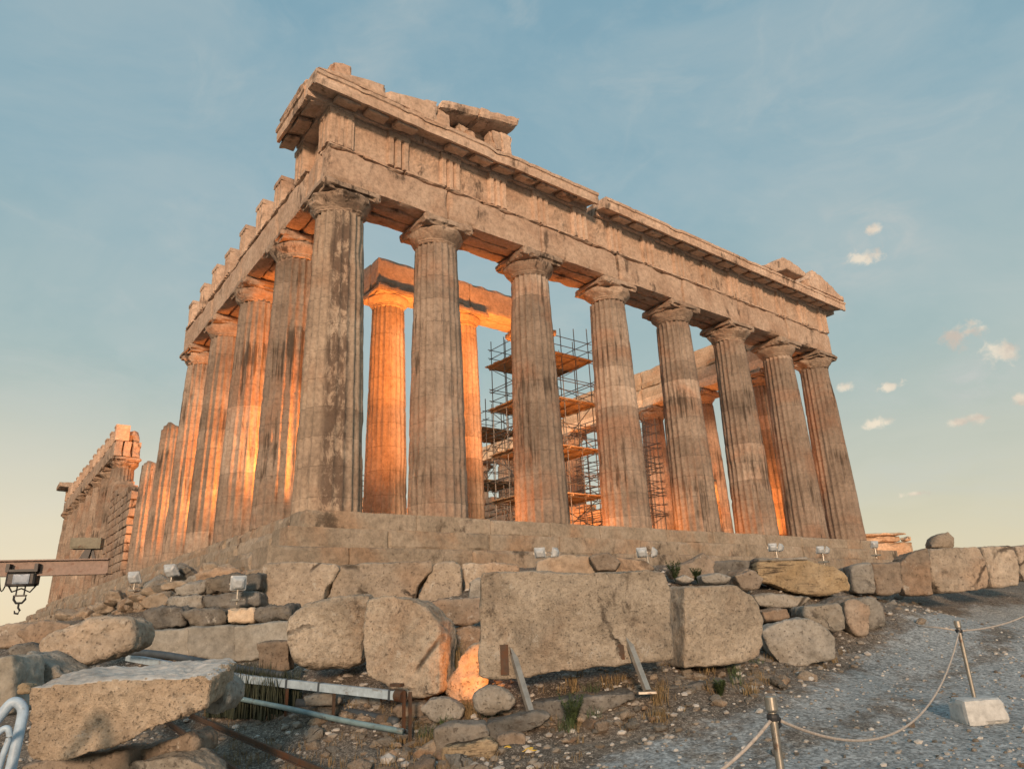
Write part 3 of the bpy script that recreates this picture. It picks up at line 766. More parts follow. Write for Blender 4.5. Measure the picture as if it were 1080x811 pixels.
ruin_wall('cross_wall', 6.1, 12.5, 44, 45.2, .72, (7.5, 8.8, 7.4, 8.4), 'x', 900)
ruin_wall('cross_wall', 17.5, 24.9, 44, 45.2, .72, (8.2, 9, 7.2, 8.2), 'x', 950)

# the western group's entablature
yw = [38.05] + FY[10:16] + [69.35]
mb = MB()
for k in range(len(yw) - 1):
    for q, (a, c) in enumerate(SL): mb.rough(.145 + a, .145 + c, yw[k] + .006, yw[k + 1] - .006, 10.435, 11.77, .4, .02, .07, 600 + k * 5 + q * 17)
mb.build('architrave', 'capital', temple).scale.z = WEST
mb = MB(); mb.rough(.9, 1.8, 38.3, 69.2, 11.79, 12.9, .6, .05, .2, 660); fw = mb.build('frieze', 'capital', temple); fw.scale.z = WEST
for i in range(15):
    o = link('triglyph', TM[i % 5], 'capital', fw, (.12, 38.55 + 2.145 * i, 11.783)); o.rotation_euler.z = -PI / 2; o.scale = (1, 1.5, 1 - .05 * (i % 4))
mb = MB(); mb.rough(-.75, 1.5, 66.5, 69.9, 13.14, 13.75, .3, .03, .1, 690); mb.build('cornice', 'capital', temple).scale.z = WEST
ruin_wall('flank_wall', .3, 1.75, 29.6, 37.9, .01, (5.2, 6.0, 5.6, 6.6, 7.2), 'y', 990, 'capital')

# ------------------------------------------------------------------ loose stone blocks
VIEWS = {'a': (260, 540, 2.993), 'b': (490, 560, 3.176), 'c': (780, 540, 2.993), 'd': (0, 560, 3.23), 'p': (0, 0, 1.0), 'e': (180, 500, 3.176)}
def pix(view, pts):
    ox, oy, s = VIEWS[view]; return [(ox + x / s, oy + y / s) for x, y in pts]
def block(view, pts, d, thick, mat, label, turn=0.0, back=.93, lift=0.0, voxel=None, coarse=.05, fine=.03, smooth=2, name='stone_block', cat='stone block', group=None, sink=0.0, down=0.0):
    """a real block: its face stands upright d metres off, turned about the vertical, and it runs `thick` metres back"""
    pp = pix(view, pts); cx = sum(p[0] for p in pp) / len(pp); cy = sum(p[1] for p in pp) / len(pp)
    c = np.array(at(cx, cy, d)); a = math.radians(turn)
    nrm = np.array([FWD[0] * math.cos(a) - FWD[1] * math.sin(a), FWD[0] * math.sin(a) + FWD[1] * math.cos(a), 0.0]); rg = np.array([nrm[1], -nrm[0], 0.0])
    Q = []
    for px, py in pp:
        r = ray(px, py); t = ((c - CAM) @ nrm) / (r @ nrm); w = CAM + r * t - c; Q.append((w @ rg, w[2]))
    zmin = min(q[1] for q in Q); mu = sum(q[0] for q in Q) / len(Q); mz = sum(q[1] for q in Q) / len(Q)
    Q2 = [(x, z - (sink if z < zmin + .25 * (max(q[1] for q in Q) - zmin) else 0) - zmin) for x, z in Q]
    ang = math.atan2(rg[1], rg[0])
    zc = sum(q[1] for q in Q2) / len(Q2)
    ta = thick
    mb = MB()
    mb.prism(Q2, lambda q: (q[0], 0.0, q[1]), lambda q: (mu + (q[0] - mu) * back, ta, zc + (q[1] - zc) * back + lift))
    o = mb.build(name, mat, None)
    o.location = (c[0], c[1], c[2] + zmin); o.rotation_euler.z = ang
    v = voxel or max(.018, d * .0030)
    relief(o, v, coarse, fine, smooth)
    tag(o, label, cat, group); BLOCKS.append(o); return o

# row of big blocks under the steps
block('a', [(38, 170), (60, 160), (140, 156), (280, 160), (292, 178), (270, 215), (250, 240), (243, 275), (200, 310), (130, 360), (34, 345)], 15, .9, 'tan', 'big tan block under the temple corner, chipped slanting right edge', coarse=.06)
block('a', [(296, 166), (430, 158), (588, 156), (582, 188), (540, 235), (528, 290), (400, 300), (262, 300), (258, 268), (276, 215), (290, 190)], 15.1, .9, 'tan', 'long tan block between two dark slanting cracks below the steps', coarse=.06)
block('a', [(592, 163), (655, 154), (676, 172), (680, 210), (672, 290), (575, 300), (536, 285), (556, 230)], 15.2, .8, 'tan', 'squat tan block with a branching crack, right of the slanting crack', coarse=.05)
block('a', [(682, 163), (760, 160), (860, 165), (860, 250), (800, 290), (690, 285)], 15.6, .8, 'tan', 'tan block half hidden behind the tall left end of the longest foreground slab', coarse=.05)
block('a', [(700, 220), (735, 205), (760, 230), (760, 300), (700, 300)], 14.6, .4, 'grey', 'small grey rounded stone wedged behind the longest foreground slab', coarse=.06, smooth=6)
# front row
block('a', [(114, 372), (128, 326), (188, 288), (290, 262), (390, 254), (398, 280), (384, 340), (374, 420), (372, 475), (340, 492), (260, 500), (180, 500), (145, 472), (120, 425)], 10.5, 1.1, 'tool', 'rounded tan boulder with a pecked face, left of the squarer boulder', coarse=.10, fine=.045, smooth=16, turn=6)
block('a', [(384, 276), (440, 266), (515, 270), (562, 300), (600, 345), (612, 390), (614, 570), (520, 588), (432, 542), (382, 522), (372, 472), (370, 340)], 9.7, .9, 'tool', 'squarish pecked boulder whose right edge glows orange', coarse=.08, fine=.04, smooth=4, turn=-10, back=.96)
block('a', [(578, 288), (610, 276), (748, 270), (760, 330), (690, 358), (610, 352), (582, 315)], 11.4, .7, 'brown', 'flat brown slab bridging the gap above the orange glow', coarse=.06)
block('a', [(632, 570), (640, 520), (662, 500), (672, 455), (700, 430), (735, 412), (760, 415), (765, 600), (690, 625), (645, 605)], 9.75, .5, 'tan', 'jagged rock glowing orange in the gap between the big blocks', smooth=0, coarse=.34, fine=.05, cat='rock', name='rock')
block('a', [(620, 380), (690, 360), (740, 370), (745, 480), (620, 480)], 11.2, .5, 'brown', 'brown rough rock at the back of the glowing gap', coarse=.16, fine=.05, cat='rock', name='rock')
block('b', [(58, 142), (90, 136), (200, 134), (300, 140), (420, 140), (560, 132), (662, 134), (676, 150), (690, 205), (690, 290), (698, 425), (600, 438), (400, 463), (220, 484), (140, 502), (44, 487), (50, 330), (54, 200)], 9.0, .75, 'tool', 'longest foreground slab of pitted tan stone, held by two steel props', coarse=.04, fine=.02, smooth=1, turn=-3, back=.98)
block('b', [(735, 186), (912, 180), (984, 240), (1000, 290), (1000, 380), (972, 430), (840, 450), (738, 462)], 9.7, .95, 'tool', 'pitted tan block with a cut-off upper right corner, right of the longest slab', coarse=.045, fine=.02, smooth=1, turn=14, back=.98)
block('a', [(708, 595), (724, 556), (790, 545), (845, 570), (852, 610), (822, 640), (750, 652), (714, 634)], 8.5, .42, 'grey', 'pale grey round boulder in front of the longest slab, left of its left prop', coarse=.10, smooth=16, name='boulder', cat='boulder', back=.8)
block('a', [(548, 622), (576, 590), (640, 584), (690, 620), (680, 652), (600, 662)], 9.0, .4, 'grey', 'grey peaked stone below the orange glow', coarse=.08, smooth=4, name='rock', cat='rock', back=.8)
block('a', [(458, 624), (480, 608), (566, 604), (556, 650), (476, 656)], 9.3, .4, 'brown', 'flat brownish stone at the right end of the pale pipe', coarse=.06, smooth=3, name='rock', cat='rock')
block('a', [(322, 604), (362, 574), (424, 580), (432, 628), (338, 626)], 9.9, .5, 'grey', 'grey stone under the squarish boulder, behind the pale pipe', coarse=.07, smooth=4, name='rock', cat='rock')
block('a', [(180, 580), (260, 572), (300, 590), (280, 610), (190, 612)], 9.6, .4, 'grey', 'low pale stone seen between the two conduits', coarse=.06, smooth=4, name='rock', cat='rock')
block('a', [(592, 690), (640, 672), (752, 668), (768, 700), (700, 742), (600, 736)], 8.0, .4, 'dark', 'dark flat kerb stone below the grey boulder', coarse=.05, name='kerb_stone', cat='kerb stone', sink=.1)
block('a', [(752, 668), (830, 652), (905, 634), (960, 640), (930, 672), (770, 702)], 8.15, .4, 'dark', 'dark flat kerb stone at the foot of the left prop', coarse=.04, name='kerb_stone', cat='kerb stone', sink=.1)
block('b', [(225, 578), (400, 556), (570, 537), (575, 565), (420, 592), (300, 606), (235, 612)], 8.5, .45, 'dark', 'long dark kerb slab between the two steel props', coarse=.03, name='kerb_stone', cat='kerb stone', sink=.1)
block('b', [(580, 537), (720, 518), (880, 500), (885, 515), (800, 540), (650, 556), (582, 565)], 9.0, .4, 'dark', 'dark kerb slab running right from the right-hand prop', coarse=.03, name='kerb_stone', cat='kerb stone', sink=.1)
block('a', [(610, 745), (680, 738), (760, 716), (790, 735), (770, 765), (690, 778), (620, 775)], 7.7, .35, 'layer', 'yellowish flat stone below the dark kerb stone', coarse=.05, smooth=4, name='rock', cat='rock', sink=.05)
block('a', [(790, 710), (840, 695), (880, 705), (880, 735), (810, 750)], 7.9, .3, 'brown', 'brown stone beside the yellow strip in the dirt', coarse=.06, smooth=4, name='rock', cat='rock', sink=.05)
# right-hand stones
block('c', [(56, 156), (140, 152), (215, 150), (300, 174), (345, 203), (352, 244), (300, 262), (228, 264), (150, 247), (100, 226), (56, 216)], 14, .9, 'layer', 'yellow layered rock with wavy bands, on the stones right of the big blocks', coarse=.09, fine=.05, smooth=3, lift=.05)
block('c', [(58, 146), (215, 142), (218, 152), (60, 158)], 14.1, .9, 'grey', 'thin pale slab lying on the yellow layered rock', coarse=.015, fine=.01, voxel=.03, smooth=0)
block('c', [(-15, 190), (20, 178), (56, 182), (66, 235), (10, 255), (-20, 240)], 13.4, .6, 'brown', 'rounded brown stone left of the yellow layered rock', coarse=.08, smooth=5)
block('c', [(350, 168), (420, 160), (432, 260), (360, 255)], 14.8, .7, 'grey', 'upright grey block right of the yellow layered rock', coarse=.05)
block('c', [(416, 160), (510, 154), (516, 252), (434, 266)], 15.4, .8, 'brown', 'brown square block between the grey block and the leaning slab', coarse=.05)
block('c', [(505, 158), (556, 120), (598, 112), (606, 180), (612, 262), (525, 268), (508, 230)], 17.5, .7, 'brown', 'reddish leaning slab at the left end of the right-hand block wall', coarse=.06, turn=-14)
block('c', [(604, 116), (680, 110), (758, 110), (786, 190), (786, 240), (720, 252), (640, 257), (606, 215), (598, 150)], 18.0, 1.0, 'tan', 'large tan block of the right-hand wall with a boulder on top', coarse=.06, turn=10)
block('c', [(764, 109), (860, 103), (880, 150), (886, 228), (836, 238), (796, 238), (788, 190)], 19.0, 1.0, 'tan', 'tan block of the right-hand wall, middle of the three squared ones', coarse=.05, turn=10)
block('c', [(868, 106), (940, 101), (1010, 104), (1010, 215), (890, 218), (884, 150)], 20.0, 1.0, 'tan', 'tan block of the right-hand wall cut by the photo edge', coarse=.05, turn=10)
block('c', [(600, 125), (606, 92), (628, 68), (662, 55), (696, 72), (704, 125)], 18.5, .7, 'tan', 'rounded boulder sitting on top of the right-hand wall', coarse=.07, smooth=16, name='boulder', cat='boulder', back=.8)
block('c', [(515, 150), (560, 122), (600, 118), (600, 160), (560, 170)], 19.5, .8, 'brown', 'dark brown stone behind the leaning slab', coarse=.08, smooth=3)
block('c', [(72, 375), (110, 352), (210, 328), (256, 350), (312, 400), (300, 432), (240, 452), (135, 472), (92, 436)], 10.9, .7, 'grey', 'pale grey wedge-shaped rock, lowest of the stones right of the big blocks', coarse=.07, smooth=4, name='boulder', cat='boulder', back=.8, sink=.12)
block('c', [(205, 297), (318, 286), (336, 330), (336, 368), (300, 384), (240, 352), (206, 332)], 12.0, .8, 'grey', 'squared grey stone above the pale wedge-shaped rock', coarse=.05)
block('c', [(330, 280), (372, 270), (412, 300), (406, 368), (370, 374), (338, 345)], 12.4, .6, 'brown', 'narrow brownish stone between the squared grey stone and the round one', coarse=.07, smooth=4, sink=.1)
block('c', [(372, 274), (430, 267), (460, 300), (456, 326), (400, 348), (376, 325)], 12.8, .7, 'grey', 'rounded grey stone at the right end of the low stones by the path', coarse=.07, smooth=5, sink=.15)
block('c', [(42, 262), (150, 260), (232, 268), (212, 292), (160, 304), (60, 294)], 12.8, .8, 'grey', 'flat grey slab under the yellow layered rock', coarse=.05)
block('c', [(66, 312), (155, 302), (162, 334), (84, 348)], 12.2, .7, 'brown', 'flat brown slab below the flat grey slab', coarse=.05)
block('c', [(30, 290), (200, 296), (250, 300), (300, 268), (360, 262), (380, 285), (220, 345), (60, 350)], 13.6, .8, 'dark', 'dark stone core behind the flat slabs', coarse=.08)
# rough stones just behind the big foreground blocks
block('b', [(240, 100), (330, 78), (420, 80), (520, 90), (600, 95), (640, 130), (560, 150), (240, 150)], 14.2, .8, 'step', 'low weathered ledge behind the longest slab, carrying a lamp pair', coarse=.10, fine=.05)
block('b', [(420, 85), (480, 70), (530, 105), (500, 135), (440, 130)], 13.9, .5, 'brown', 'purplish cracked stone on the ledge behind the longest slab', coarse=.09)
block('b', [(690, 130), (760, 100), (800, 72), (840, 100), (840, 160), (700, 160)], 14.0, .6, 'brown', 'peaked brown rock behind the pitted block', coarse=.10)
block('b', [(830, 100), (900, 96), (985, 100), (980, 170), (830, 175)], 14.6, .6, 'dark', 'dark blue-grey block in the hollow left of the yellow layered rock', coarse=.04)
for k, (q, lb) in enumerate((([(700, 160), (740, 148), (770, 165), (740, 178)], 'small pale stone among the weeds behind the pitted block'),
                             ([(790, 150), (850, 138), (900, 152), (880, 176), (800, 176)], 'long pale stone lying on the hollow behind the pitted block'),
                             ([(905, 150), (960, 128), (1000, 160), (990, 195), (930, 200)], 'brownish stone at the left foot of the yellow layered rock'))):
    block('b', q, 12.6, .4, 'grey' if k < 2 else 'brown', lb, coarse=.05, smooth=4, name='rock', cat='rock')
# left: foreground block on its supports
block('d', [(100, 536), (190, 522), (330, 512), (440, 511), (560, 500), (690, 492), (722, 505), (700, 600), (600, 640), (430, 716), (260, 772), (130, 792), (95, 762)], 6.0, .75, 'near', 'big tan block in the near left corner with a pale smooth top and ragged underside', coarse=.05, fine=.04, smooth=1, lift=.10, turn=4, back=.97)
block('d', [(690, 512), (735, 494), (776, 525), (778, 580), (742, 625), (702, 632), (690, 590)], 6.5, .45, 'grey', 'rounded grey stone end behind the right tip of the near left block', coarse=.06, smooth=5, back=.85)
block('d', [(430, 745), (560, 722), (640, 688), (668, 720), (662, 765), (500, 790), (420, 790)], 6.5, .5, 'brown', 'rough brown support stone under the right half of the near left block', coarse=.07, smooth=3)
block('d', [(70, 795), (260, 775), (430, 748), (440, 840), (60, 850)], 6.2, .5, 'brown', 'dark brown support stone under the left half of the near left block', coarse=.06, smooth=3)
block('d', [(420, 800), (520, 776), (640, 770), (710, 815), (720, 860), (420, 860)], 6.2, .5, 'grey', 'grey stone at the bottom edge below the near left block', coarse=.06, smooth=4)
block('d', [(108, 402), (148, 352), (230, 310), (330, 288), (428, 284), (456, 310), (450, 402), (350, 432), (262, 474), (170, 470), (114, 428)], 8.0, .8, 'tan', 'large rounded boulder behind the near left block', coarse=.12, fine=.04, smooth=16, name='boulder', cat='boulder', back=.8)
block('d', [(44, 505), (58, 430), (100, 412), (180, 462), (215, 492), (110, 560), (40, 560)], 7.4, .6, 'grey', 'dark grey rock between the large boulder and the near left block', coarse=.08, smooth=4, name='rock', cat='rock')
block('d', [(-60, 432), (38, 425), (46, 480), (40, 620), (-60, 640)], 6.8, .5, 'ashlar', 'pale squared block cut by the left photo edge', coarse=.03, smooth=1)
block('d', [(-80, 330), (0, 322), (60, 312), (110, 318), (112, 380), (45, 400), (-80, 400)], 12, .9, 'brown', 'brown flat rock at the far left edge under the sky', coarse=.08, smooth=3)
block('d', [(60, 350), (110, 310), (190, 305), (240, 320), (200, 370), (90, 400)], 11.5, .8, 'brown', 'brown hump of rock left of the large rounded boulder', coarse=.10, smooth=4, name='rock', cat='rock')
block('d', [(38, 400), (110, 385), (140, 420), (100, 440), (40, 440)], 10, .7, 'dark', 'dark stone in the gap under the brown flat rock', coarse=.08, smooth=3, name='rock', cat='rock')
block('d', [(60, 525), (75, 515), (95, 522), (100, 550), (62, 552)], 6.6, .15, 'layer', 'small yellowish stone beside the near left block', coarse=.02, smooth=4, name='rock', cat='rock', voxel=.012)
# grey ashlar course and slabs below the left flank
block('d', [(430, 345), (650, 327), (650, 426), (560, 430), (430, 420)], 13.2, .7, 'ashlar', 'left ashlar of the smooth grey wall course, partly behind the boulder', coarse=.015, fine=.012, voxel=.04, smooth=0)
block('d', [(640, 326), (800, 322), (804, 447), (640, 426)], 13.1, .8, 'ashlar', 'middle ashlar of the smooth grey wall course', coarse=.015, fine=.012, voxel=.04, smooth=0)
block('d', [(793, 322), (985, 306), (985, 420), (798, 450)], 13.0, .8, 'ashlar', 'right ashlar of the smooth grey wall course, beside the brown post', coarse=.015, fine=.012, voxel=.04, smooth=0, turn=-8)
for v, q, d, mt_, lb in (
        ('d', [(484, 272), (622, 256), (626, 326), (490, 332)], 13.8, 'dark', 'dark square slab standing on the left part of the grey wall course'),
        ('d', [(624, 278), (700, 262), (772, 268), (774, 318), (640, 322)], 13.7, 'dark', 'greenish layered slab on the middle of the grey wall course'),
        ('d', [(774, 268), (862, 264), (864, 310), (778, 313)], 13.5, 'clean', 'bright pale stone on the grey wall course below the lamp'),
        ('d', [(864, 300), (880, 260), (985, 250), (985, 306)], 13.5, 'dark', 'dark stone between the bright stone and the corner block'),
        ('d', [(700, 162), (780, 148), (884, 146), (884, 200), (800, 206), (700, 215)], 14.6, 'dark', 'upper dark slab behind the lamp beside the corner block'),
        ('d', [(690, 218), (800, 208), (884, 204), (884, 256), (780, 262), (690, 258)], 14.4, 'dark', 'lower dark slab behind the lamp beside the corner block'),
        ('d', [(590, 190), (640, 178), (700, 168), (702, 212), (620, 226), (590, 222)], 14.8, 'grey', 'cracked grey slab left of the upper dark slab'),
        ('d', [(560, 228), (690, 214), (688, 262), (620, 268), (560, 262)], 14.5, 'grey', 'grey slab below the cracked grey slab'),
        ('d', [(480, 225), (560, 205), (585, 232), (556, 262), (486, 270)], 15.0, 'step', 'tan rough slab left of the stacked grey slabs'),
        ('d', [(540, 180), (590, 168), (640, 178), (590, 205), (545, 205)], 15.6, 'step', 'tan stone just below the first left-hand lamp')):
    block(v, q, d, .7, mt_, lb, coarse=.22, fine=.09, smooth=3)
block('a', [(30, 414), (60, 410), (130, 410), (136, 500), (40, 502)], 11.0, .35, 'brown', 'short brown square post of stone behind the pale pipe', coarse=.02, fine=.01, voxel=.022, smooth=1, name='stone_post', cat='stone post')

# ------------------------------------------------------------------ individual smaller rocks
def rock_mesh(seed, sq):
    bm = bmesh.new(); bmesh.ops.create_icosphere(bm, subdivisions=4, radius=1)
    for v in bm.verts:
        p = v.co.copy(); k = 1 + .45 * noise.fractal(p * .9 + Vector((seed, 0, 0)), .8, 2.1, 4)
        a = Vector((abs(p.x), abs(p.y), abs(p.z))); m = max(a); k *= .55 + .45 / m * .75 if sq else 1
        q = p * k
        for f in range(5):            # broken facets
            n_ = Vector((noise.noise((seed, f * 3.1, 1)), noise.noise((seed, f * 3.1, 5)), noise.noise((seed, f * 3.1, 9)))).normalized(); dd = q.dot(n_) - .62
            if dd > 0: q -= n_ * dd * .8
        v.co = Vector((q.x, q.y * .8, q.z * .62)) + Vector((0, 0, .25))
    me = bpy.data.meshes.new('rock'); bm.to_mesh(me); bm.free(); me.shade_smooth(); return me
RM = [rock_mesh(3.3 * i + 1, i % 2) for i in range(9)]
RMATS = ['tan', 'grey', 'brown', 'grey', 'step']
def small_rock(x, y, s, label, group, z=None, mat=None, cat='rock'):
    me = random.choice(RM); o = link('rock', me)
    if not me.materials: me.materials.append(M['grey'])
    o.material_slots[0].link = 'OBJECT'; o.material_slots[0].material = M[mat or random.choice(RMATS)]
    o.location = (x, y, (ground(x, y) if z is None else z) - .02 * s); o.rotation_euler = (random.uniform(-.25, .25), random.uniform(-.25, .25), random.uniform(0, 6.28))
    o.scale = (s * random.uniform(.8, 1.35), s * random.uniform(.8, 1.2), s * random.uniform(.7, 1.15)); tag(o, label, cat, group)
    return o
# the rubble bank below the left colonnade
for k in range(58):
    u = k / 58; px = 62 + 190 * u + random.uniform(-10, 10); top = 648 - 48 * min(1, (px - 62) / 120); py = top + random.uniform(0, 26) + 4
    d = 24 - 9 * min(1, max(0, (px - 60) / 190)) + random.uniform(-.6, .6); p = at(px, py, d)
    small_rock(p.x, p.y, random.uniform(.22, .48), 'rough stone heaped in the rubble bank below the left colonnade', 'stones of the rubble bank', p.z - .15, random.choice(('step', 'tan', 'grey', 'step')))
# loose stones in front of the kerb
for k in range(165):
    t = random.random(); px = 400 + 440 * t + random.uniform(-25, 25); py = 806 - 96 * max(0, (px - 420) / 420) + random.uniform(-30, 18)
    p = hit(px, py); small_rock(p.x, p.y, abs(random.gauss(0, .045)) + .03, 'small loose stone in the strip of dirt between the big blocks and the gravel path', 'loose stones beside the gravel path', cat='stone')
for k in range(80):
    p = hit(random.uniform(285, 520), random.uniform(748, 830)); small_rock(p.x, p.y, abs(random.gauss(0, .06)) + .06, 'rough stone among the dry rubble under the pale pipe', 'stones under the pale pipe', cat='stone')
for k in range(60):
    px = random.uniform(620, 1085); py = random.uniform(650, 815); p = hit(px, py)
    small_rock(p.x, p.y, abs(random.gauss(0, .018)) + .018, 'pebble lying loose on the gravel path', 'pebbles on the gravel path', mat=random.choice(('grey', 'grey', 'brown')), cat='pebble')
for k in range(14):
    px = random.uniform(900, 985); py = random.uniform(630, 660); p = hit(px, py)
    small_rock(p.x, p.y, random.uniform(.06, .14), 'small stone at the foot of the right-hand block wall', 'stones at the foot of the right-hand wall', cat='stone')

# gravel too small and many to count
def gravel():
    base = []
    for i in range(6):
        bm = bmesh.new(); bmesh.ops.create_icosphere(bm, subdivisions=1, radius=1)
        V = [tuple(v.co * (1 + .5 * noise.noise(v.co * 1.3 + Vector((i * 9, 0, 0))))) for v in bm.verts]; F = [tuple(v.index for v in f.verts) for f in bm.faces]; bm.free(); base.append((V, F))
    mb = MB(); N = 9000
    R_ = np.random.RandomState(5); dd = 3.0 + 14 * R_.rand(N) ** 1.5; tt = (R_.rand(N) * 1.9 - .95) * dd
    X = CAM[0] + FWD[0] * dd + RGT[0] * tt; Y = CAM[1] + FWD[1] * dd + RGT[1] * tt; Z = ground_np(X, Y); D = path_dist(X, Y)
    for i in range(N):
        s = (.008 + abs(R_.normal(0, .014))) * (1.5 if D[i] < .1 else .8)
        V, F = base[i % 6]; b = len(mb.v); ca, sa = math.cos(i), math.sin(i)
        a = .10 * (1 - smooth01((D[i] + .25) / .5)) + .022 * smooth01((D[i] + .25) / .5)
        z = Z[i] + a * noise.fractal((X[i] * .9, Y[i] * .9, 3), .8, 2.1, 4)
        mb.v += [(X[i] + s * (v[0] * ca - v[1] * sa) * 1.3, Y[i] + s * (v[0] * sa + v[1] * ca), z + s * (.25 + v[2] * .7)) for v in V]; mb.f += [tuple(b + j for j in f) for f in F]
    m, t, b = principled('gravel_bits'); g = t.add('ShaderNodeNewGeometry')
    c = t.ramp(g.outputs['Random Per Island'], [(0, (.14, .12, .095)), (.4, (.27, .25, .22)), (.75, (.38, .375, .36)), (1, (.5, .49, .46))])
    t.link(c, b.inputs['Base Color']); b.inputs['Roughness'].default_value = .95
    o = mb.build('gravel', m, fix=False); tag(o, 'fine stone chips strewn over the dirt and path', 'gravel', kind='stuff')
gravel()

# ------------------------------------------------------------------ floodlights
def flood_head(mb, glass, c, az, tilt, s):
    """a boxy lamp housing with a sloping back"""
    ca, sa = math.cos(az), math.sin(az); ct, st_ = math.cos(tilt), math.sin(tilt)
    def tr(p):
        x, y, z = p[0] * s, p[1] * s, p[2] * s; y, z = y * ct - z * st_, y * st_ + z * ct
        return (c[0] + x * ca - y * sa, c[1] + x * sa + y * ca, c[2] + z)
    def loft(target, secs):
        P = [[tr(q) for q in sec] + [tr(sec[0])] for sec in secs]; target.grid(P); b = len(target.v)
        for sec in (secs[0], secs[-1]): b = len(target.v); target.v += [tr(q) for q in sec]; target.f.append(tuple(range(b, b + len(sec))))
    def sec(w, h, y, r): return [(-w + r, y, -h), (w - r, y, -h), (w, y, -h + r), (w, y, h - r), (w - r, y, h), (-w + r, y, h), (-w, y, h - r), (-w, y, -h + r)]
    loft(mb, [sec(.42, .40, -.02, .06), sec(.5, .48, .0, .06), sec(.5, .48, .10, .06), sec(.44, .42, .14, .08), sec(.34, .32, .36, .1), (sec(.22, .2, .46, .08))])
    loft(glass, [sec(.40, .38, -.035, .05), sec(.41, .39, -.015, .05)])
def floodlight(p, heads, s, label, group, beams=(), colour=(1, .40, .10), stand=.22):
    f = empty('floodlight', p, 0, label, 'floodlight', group)
    mb = MB(); mb.tube([(0, 0, -.1), (0, 0, stand)], .022, 10); mb.box(-.12, .12, -.09, .09, -.03, .01)
    if len(heads) > 1: mb.bar((heads[0][0], 0, stand), (heads[-1][0], 0, stand), .03, .03)
    mb.build('stand', 'steel', f)
    for x, az, tilt in heads:
        h, g = MB(), MB(); flood_head(h, g, (x, 0, stand + .33 * s), az, tilt, s)
        k = MB(); k.bar((x - .56 * s * math.cos(az), -.56 * s * math.sin(az), stand + .3 * s), (x, 0, stand), .02, .03); k.bar((x + .56 * s * math.cos(az), .56 * s * math.sin(az), stand + .3 * s), (x, 0, stand), .02, .03)
        ho = h.build('lamp_housing', 'lampwhite', f); g.build('lamp_glass', 'glass', ho); k.build('bracket', 'steel', f)
    for d, power, cone in beams:
        ld = bpy.data.lights.new('flood_beam', 'SPOT'); lo = bpy.data.objects.new('flood_beam', ld); COL.objects.link(lo); lo.parent = f
        ld.energy = power; ld.color = colour; ld.shadow_soft_size = .16; ld.spot_size = math.radians(cone); ld.spot_blend = 1.0
        lo.location = (0, 0, stand + .3 * s + .1); lo.rotation_euler = Vector(d).to_track_quat('-Z', 'Y').to_euler()
    return f
G1 = 'floodlights along the temple steps'
for px, py, d, heads, s, lb in (
        (578, 598, 14.6, ((-.2, 2.3, -.5), (.18, 3.6, -.25)), .28, 'twin white floodlight on the ledge above the longest slab, nearest pair to the temple corner'),
        (684, 597, 15.0, ((-.17, 2.2, -.5), (.17, 3.7, -.2)), .27, 'twin white floodlight between the longest slab and the pitted block'),
        (820, 590, 16.5, ((-.14, 2.4, -.5), (.16, 3.4, -.4)), .24, 'white floodlight just above the yellow layered rock'),
        (869, 592, 17.5, ((-.1, 2.5, -.5), (.18, 3.5, -.4)), .24, 'white floodlight near the right end of the steps'),
        (924, 585, 20, ((0, 2.6, -.4),), .26, 'floodlight nearest the low ruined wall, beyond the last front column'),
        (180, 616, 16.5, ((0, 2.2, -.7),), .40, 'white floodlight below the third flank column'),
        (250, 632, 13.9, ((0, 2.9, -.2),), .36, 'upright white floodlight beside the corner block'),
        (141, 622, 19, ((0, 2.3, -.5),), .42, 'small pale floodlight on the rubble bank, left of the other flank lamps')):
    floodlight(at(px, py, d), heads, s * .85, lb, G1)
